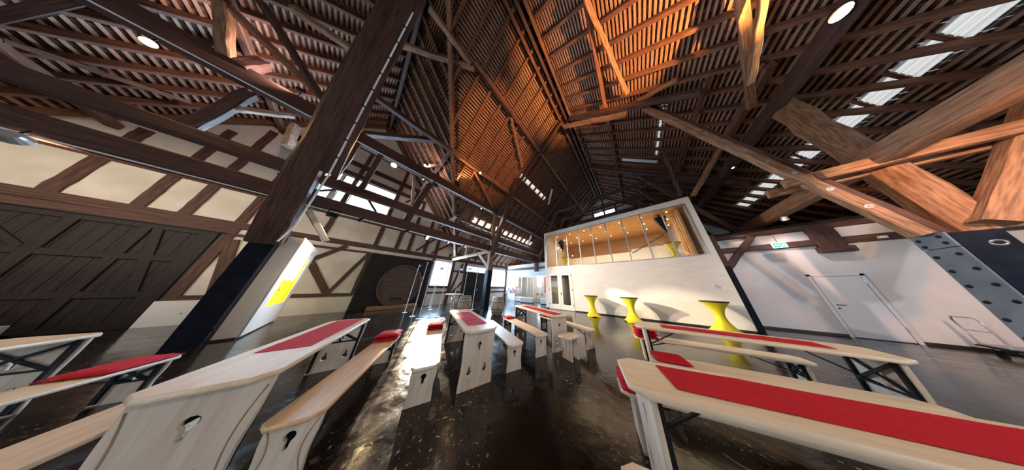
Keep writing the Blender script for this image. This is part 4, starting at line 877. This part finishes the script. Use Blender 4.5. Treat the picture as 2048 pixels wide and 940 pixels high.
def runner(k, u0, u1, w, label, folds=0, off=0.0):
    near, deg, _ = TABLES[k]; a = math.radians(deg); e = bmesh.new(); L = u1-u0; nx_, ny_ = 60, 8; grid = []
    for i in range(nx_+1):
        row = []
        for j in range(ny_+1):
            u, v = u0+L*i/nx_, -w/2+w*j/ny_+off; z = .8025+.0012*math.sin(u*7+v*9)+.0012
            if folds: z += .004*math.exp(-(((u-u0)/L*folds) % 1-.5)**2*300)
            row.append(e.verts.new((u, v, z)))
        grid.append(row)
    for i in range(nx_):
        for j in range(ny_): e.faces.new((grid[i][j], grid[i+1][j], grid[i+1][j+1], grid[i][j+1]))
    r = bmesh.ops.extrude_face_region(e, geom=e.faces[:]); 
    for v in [x for x in r['geom'] if isinstance(x, bmesh.types.BMVert)]: v.co.z += .0025
    bmesh.ops.recalc_face_normals(e, faces=e.faces[:])
    o = obj('table_runner', e, RED, None, Matrix.Translation((*near, 0)) @ Matrix.Rotation(a, 4, 'Z'), False); return tag(o, label, 'table runner', 'red table runners')
runner('A', 0.72, 2.42, .36, 'red runner on the lower left table, pink in the glare', 3); runner('C', .38, 1.9, .36, 'red runner with four cross folds on the central table', 5)
runner('D', .15, 2.1, .3, 'red runner on the table beside the stool', 4); runner('E', .32, 2.45, .36, 'long smooth red runner on the nearest right table', 2, .03); runner('F', .42, 2.1, .30, 'red runner on the second right table', 2)

def cushion(k, u, label, L=.42, w=.36, t=.055, z=.44, rot=0.0, v=0.0):
    near, deg, *_ = BENCHES[k]; a = math.radians(deg); bm = bmesh.new(); N = 14
    def zz(i, j): p, q = abs(2*i/N-1), abs(2*j/N-1); return (max(0, 1-p**5)*max(0, 1-q**5))**.5
    top, bot = [], []
    for i in range(N+1):
        top.append([bm.verts.new((-L/2+L*i/N, -w/2+w*j/N, t*.35+t*.65*zz(i, j)+.004*math.sin(i*2.1+j*1.7))) for j in range(N+1)])
        bot.append([bm.verts.new((-L/2+L*i/N, -w/2+w*j/N, t*.33-t*.33*zz(i, j))) for j in range(N+1)])
    for i in range(N):
        for j in range(N):
            bm.faces.new((top[i][j], top[i+1][j], top[i+1][j+1], top[i][j+1])); bm.faces.new((bot[i][j], bot[i][j+1], bot[i+1][j+1], bot[i+1][j]))
    for i in range(N):
        bm.faces.new((top[i][0], bot[i][0], bot[i+1][0], top[i+1][0])); bm.faces.new((top[i][N], top[i+1][N], bot[i+1][N], bot[i][N]))
        bm.faces.new((top[0][i], top[0][i+1], bot[0][i+1], bot[0][i])); bm.faces.new((top[N][i], bot[N][i], bot[N][i+1], top[N][i+1]))
    mm = Matrix.Translation((near[0]+math.cos(a)*u-math.sin(a)*v, near[1]+math.sin(a)*u+math.cos(a)*v, z)) @ Matrix.Rotation(a+rot, 4, 'Z')
    return tag(obj('seat_cushion', bm, RED, None, mm, True), label, 'cushion', 'red seat cushions')
cushion('AR', 2.1, 'upper red cushion at the far end of the orange bench', z=.503); cushion('AR', 2.08, 'lower red cushion at the far end of the orange bench', z=.441, rot=.05)
cushion('CL', 2.1, 'upper red cushion on the sunlit bench by the central table', z=.503, rot=-.06); cushion('CL', 2.1, 'lower red cushion on the sunlit bench by the central table', z=.441)
cushion('DL', 2.1, 'red cushion on the bench left of the stool table'); cushion('DR', 2.08, 'red cushion on the bench right of the stool table')
cushion('GR', 1.95, 'red cushion at the far end of the left-edge bench', L=.6)
cushion('EF', .22, 'upper red cushion at the left end of the bench behind the nearest right table', z=.503); cushion('EF', .22, 'lower red cushion at the left end behind the nearest right table', z=.441, rot=.05)
cushion('FN', .24, 'flat red cushion on the yellowish bench between the right tables')
for i, s in enumerate(('lowest', 'middle', 'topmost')): cushion('FF', .22, s+' red cushion in the stack behind the second right table', z=.441+.062*i, rot=.05*i)

# ------------------------------------------------------------------ barrels, poles, chrome table, flyers, far seats
def barrel(x, y, label):
    e = empty('barrel', (x, y, 0), 0.3, label, 'barrel', 'wooden wine barrels'); n = 20
    prof = lambda z: .285+.085*(1-((z-.48)/.48)**2)
    for k in range(n):
        bm = bmesh.new(); a0, a1 = 2*math.pi*k/n+.008, 2*math.pi*(k+1)/n-.008; col = []
        for i in range(9):
            z = .96*i/8; r = prof(z); col.append([bm.verts.new((rr*math.cos(a), rr*math.sin(a), z)) for rr, a in ((r, a0), (r, a1), (r-.03, a1), (r-.03, a0))])
        for A, B in zip(col, col[1:]):
            for q in range(4): bm.faces.new((A[q], A[(q+1) % 4], B[(q+1) % 4], B[q]))
        bm.faces.new(col[0][::-1]); bm.faces.new(col[-1]); obj('stave', bm, STAVE, e)
    for z in (.03, .14, .3, .66, .82, .93):
        r0, r1 = prof(z-.024)+.002, prof(z+.024)+.002; obj('hoop', lathe(bmesh.new(), [(r0, z-.024), (r0+.006, z-.024), (r1+.006, z+.024), (r1, z+.024)], 32, False), HOOP, e)
    obj('barrel_head', lathe(bmesh.new(), [(0, .925), (.27, .925), (.27, .945), (0, .945)], 28, False), STAVE, e)
    obj('bung', lathe(bmesh.new(), [(0, 0), (.03, 0), (.025, .015), (0, .015)], 10, False), BLACK, e, Matrix.Translation((.35, -.12, .5)) @ Matrix.Rotation(math.pi/2, 4, 'Y'))
    return e
barrel(-8.3, 4.55, 'oak wine barrel left of the middle post behind the chrome table'); barrel(-6.72, 5.72, 'oak wine barrel right of the middle post')
def pole(x, y, h, flag, label):
    e = empty('display_pole', (x, y, 0), 0, label, 'pole', 'slim white display poles')
    tube_obj('pole_shaft', [(0, 0, .01), (0, 0, h)], .017, WHT2, e); obj('foot_plate', lathe(bmesh.new(), [(0, 0), (.12, 0), (.12, .01), (0, .012)], 18, False), WHT2, e)
    box('pole_cap', -.03, .03, -.03, .03, h, h+.05, LAMPH, e)
    if flag: nb = box('name_blade', .02, .5, -.012, .012, h-.14, h-.02, BLUE, e, .003)
    if flag: [nest(box('lettering', .06+.1*i, .13+.1*i, -.015, -.012, h-.10, h-.06, WHT2, e), nb) for i in range(4)]
for x, y, fl, lab in ((-11.18, 2.5, 1, 'slim white pole with a blue blade, first from the cask'), (-9.55, 2.5, 0, 'bare slim white pole, second from the cask'), (-8.64, 2.55, 0, 'bare slim white pole nearest the camera in the row'),
                      (-12.6, 4.2, 0, 'thin pole in front of the bright wall window'), (-11.26, 3.84, 1, 'pole with a pale blue blade against the bright window'), (-8.53, 3.3, 0, 'pole just left of the chrome table'),
                      (-10.5, 4.9, 1, 'pole with a dark blue blade right of the window'), (-9.7, 5.1, 1, 'pole with a blue blade before the brown door'), (-9.4, 5.75, 0, 'bare pole nearest the middle post')):
    pole(x, y, 2.75, fl, lab)
ct = empty('chrome_table', (-7.35, 3.4, 0), .3, 'tall chrome bar table with a round top before the barrels', 'table')
obj('table_top', lathe(bmesh.new(), [(0, 1.1), (.38, 1.1), (.39, 1.115), (.38, 1.13), (0, 1.13)], 32, False), WHT2, ct)
for k in range(3):
    a = 2*math.pi*k/3
    tube_obj('leg', [(.42*math.cos(a), .42*math.sin(a), .02), (.3*math.cos(a), .3*math.sin(a), .05), (.1*math.cos(a), .1*math.sin(a), .18), (.07*math.cos(a), .07*math.sin(a), .9), (.2*math.cos(a), .2*math.sin(a), 1.1)], .016, CHROME, ct)
obj('foot_ring', tube(bmesh.new(), [(.11*math.cos(t), .11*math.sin(t), .85) for t in np.linspace(0, 2*math.pi, 16, endpoint=False)], .01, 6, True), CHROME, ct)
tag(obj('ashtray', lathe(bmesh.new(), [(0, 1.131), (.05, 1.131), (.06, 1.18), (.05, 1.18), (.045, 1.15), (0, 1.145)], 14, False), CHROME, None, Matrix.Translation((-7.35, 3.4, 0))), 'small metal bowl on the chrome bar table', 'bowl')
# flyer stand
fs = empty('flyer_stand', (-12.1, 12.2, 0), .5, 'angled flyer stand by the far pier', 'stand')
for x in (-.5, .5): tube_obj('leg', [(x, 0, 0), (x, 0, .8)], .025, ALU, fs)
beam('board', (-.7, 0, .8), (.7, 0, .8), .5, .05, LAMPH, fs, (0, 0, 1), 0, 1); box('back_board', -.7, .7, .22, .25, .8, 1.4, WHT2, fs)
for i in range(10):
    x, z = -.6+.26*(i % 5), .86+.27*(i//5)
    tag(box('flyer', -12.1+x*.88-.1, -12.1+x*.88+.1, 12.2+x*.48+.02, 12.2+x*.48+.05, z, z+.24, PAPERS[i % 4]), '%s flyer in the %s row of the far stand, %s along' % (('red', 'white', 'blue', 'beige')[i % 4], ('lower', 'upper')[i//5], ('first', 'second', 'third', 'fourth', 'fifth')[i % 5]), 'flyer', 'flyers in the stand')
# white curved bench blocks and cafe furniture beyond the glazing
for i, (x, y, w, lab) in enumerate(((-10.9, 12.35, .4, 'white seat block next to the flyer stand'), (-9.4, 11.9, .7, 'wide white seat block before the far glazing'), (-7.2, 12.2, .6, 'white seat block nearest the cube'))):
    e = empty('seat_block', (x, y, 0), .2*i, lab, 'bench', 'white seat blocks'); box('body', -w, w, -.25, .25, 0.04, .42, WHITE, e, .02); box('seat_pad', -w-.02, w+.02, -.27, .27, .42, .47, WHT2, e, .015); box('base', -w+.05, w-.05, -.2, .2, 0, .04, TRIMB, e)
CHW = mat('light_chair_wood', (0.62, 0.42, 0.22), .5)
def chair(x, y, rz, lab):
    e = empty('cafe_chair', (x, y, 0), rz, lab, 'chair', 'wooden cafe chairs behind the glazing')
    for a in (-.18, .18):
        for b in (-.18, .18): bar('leg', (a, b, 0), (a, b, .44 if b < 0 else .85), .035, .035, CHW, e)
    box('seat', -.21, .21, -.21, .21, .44, .47, CHW, e, .01); box('backrest', -.2, .2, .165, .195, .62, .85, CHW, e, .008)
for i, (x, y) in enumerate(((-10.6, 13.8), (-9.6, 14.2), (-8.6, 13.7), (-7.6, 14.0), (-7.0, 13.8))): chair(x, y, .7*i, ('wooden cafe chair behind the far glazing, ' + ('first', 'second', 'third', 'fourth', 'fifth')[i] + ' from the pier'))
# ------------------------------------------------------------------ platform trolley at the right wall
tr = empty('platform_trolley', (7.75, 11.0, 0), -.12, 'grey platform trolley with loop handle at the right wall', 'trolley')
box('platform', -.6, .6, -.3, .3, .19, .225, ALU, tr, .01); pe = box('platform_edge', -.62, .62, -.32, .32, .15, .19, BLACK, tr, .01)
hp = [(-.58, -.27, .22), (-.62, -.27, .8), (-.63, -.22, .88), (-.63, .22, .88), (-.62, .27, .8), (-.58, .27, .22)]
tube_obj('handle', hp, .016, ALU, tr); tube_obj('handle_bar', [(-.6, -.27, .55), (-.6, .27, .55)], .012, ALU, tr)
for a in (-.5, .5):
    for b in (-.22, .22):
        w = obj('caster', lathe(bmesh.new(), [(0, -.02), (.055, -.02), (.06, 0), (.055, .02), (0, .02)], 16, False), BLACK, tr, Matrix.Translation((a, b, .06)) @ Matrix.Rotation(math.pi/2, 4, 'X')); nest(w, pe); box('caster_fork', a-.02, a+.02, b-.04, b+.04, .1, .15, ALU, tr)
ft = empty('folding_rack', (9.05, 10.4, 0), -.2, 'folded white table frame beside the trolley', 'rack')
box('top_board', -.5, .5, -.2, .2, .32, .35, WHT2, ft, .006)
for a in (-.4, .4): bar('leg', (a, -.18, 0), (a*.4, .18, .32), .03, .03, BLACK, ft); bar('leg', (a, .18, 0), (a*.4, -.18, .32), .03, .03, BLACK, ft)
tag(bar('floor_tape', (5.3, 9.4, .002), (7.9, 8.6, .002), .05, .003, mat('tape', (.5, .46, .42), .6), None), 'pale tape line on the floor before the right wall', 'tape')
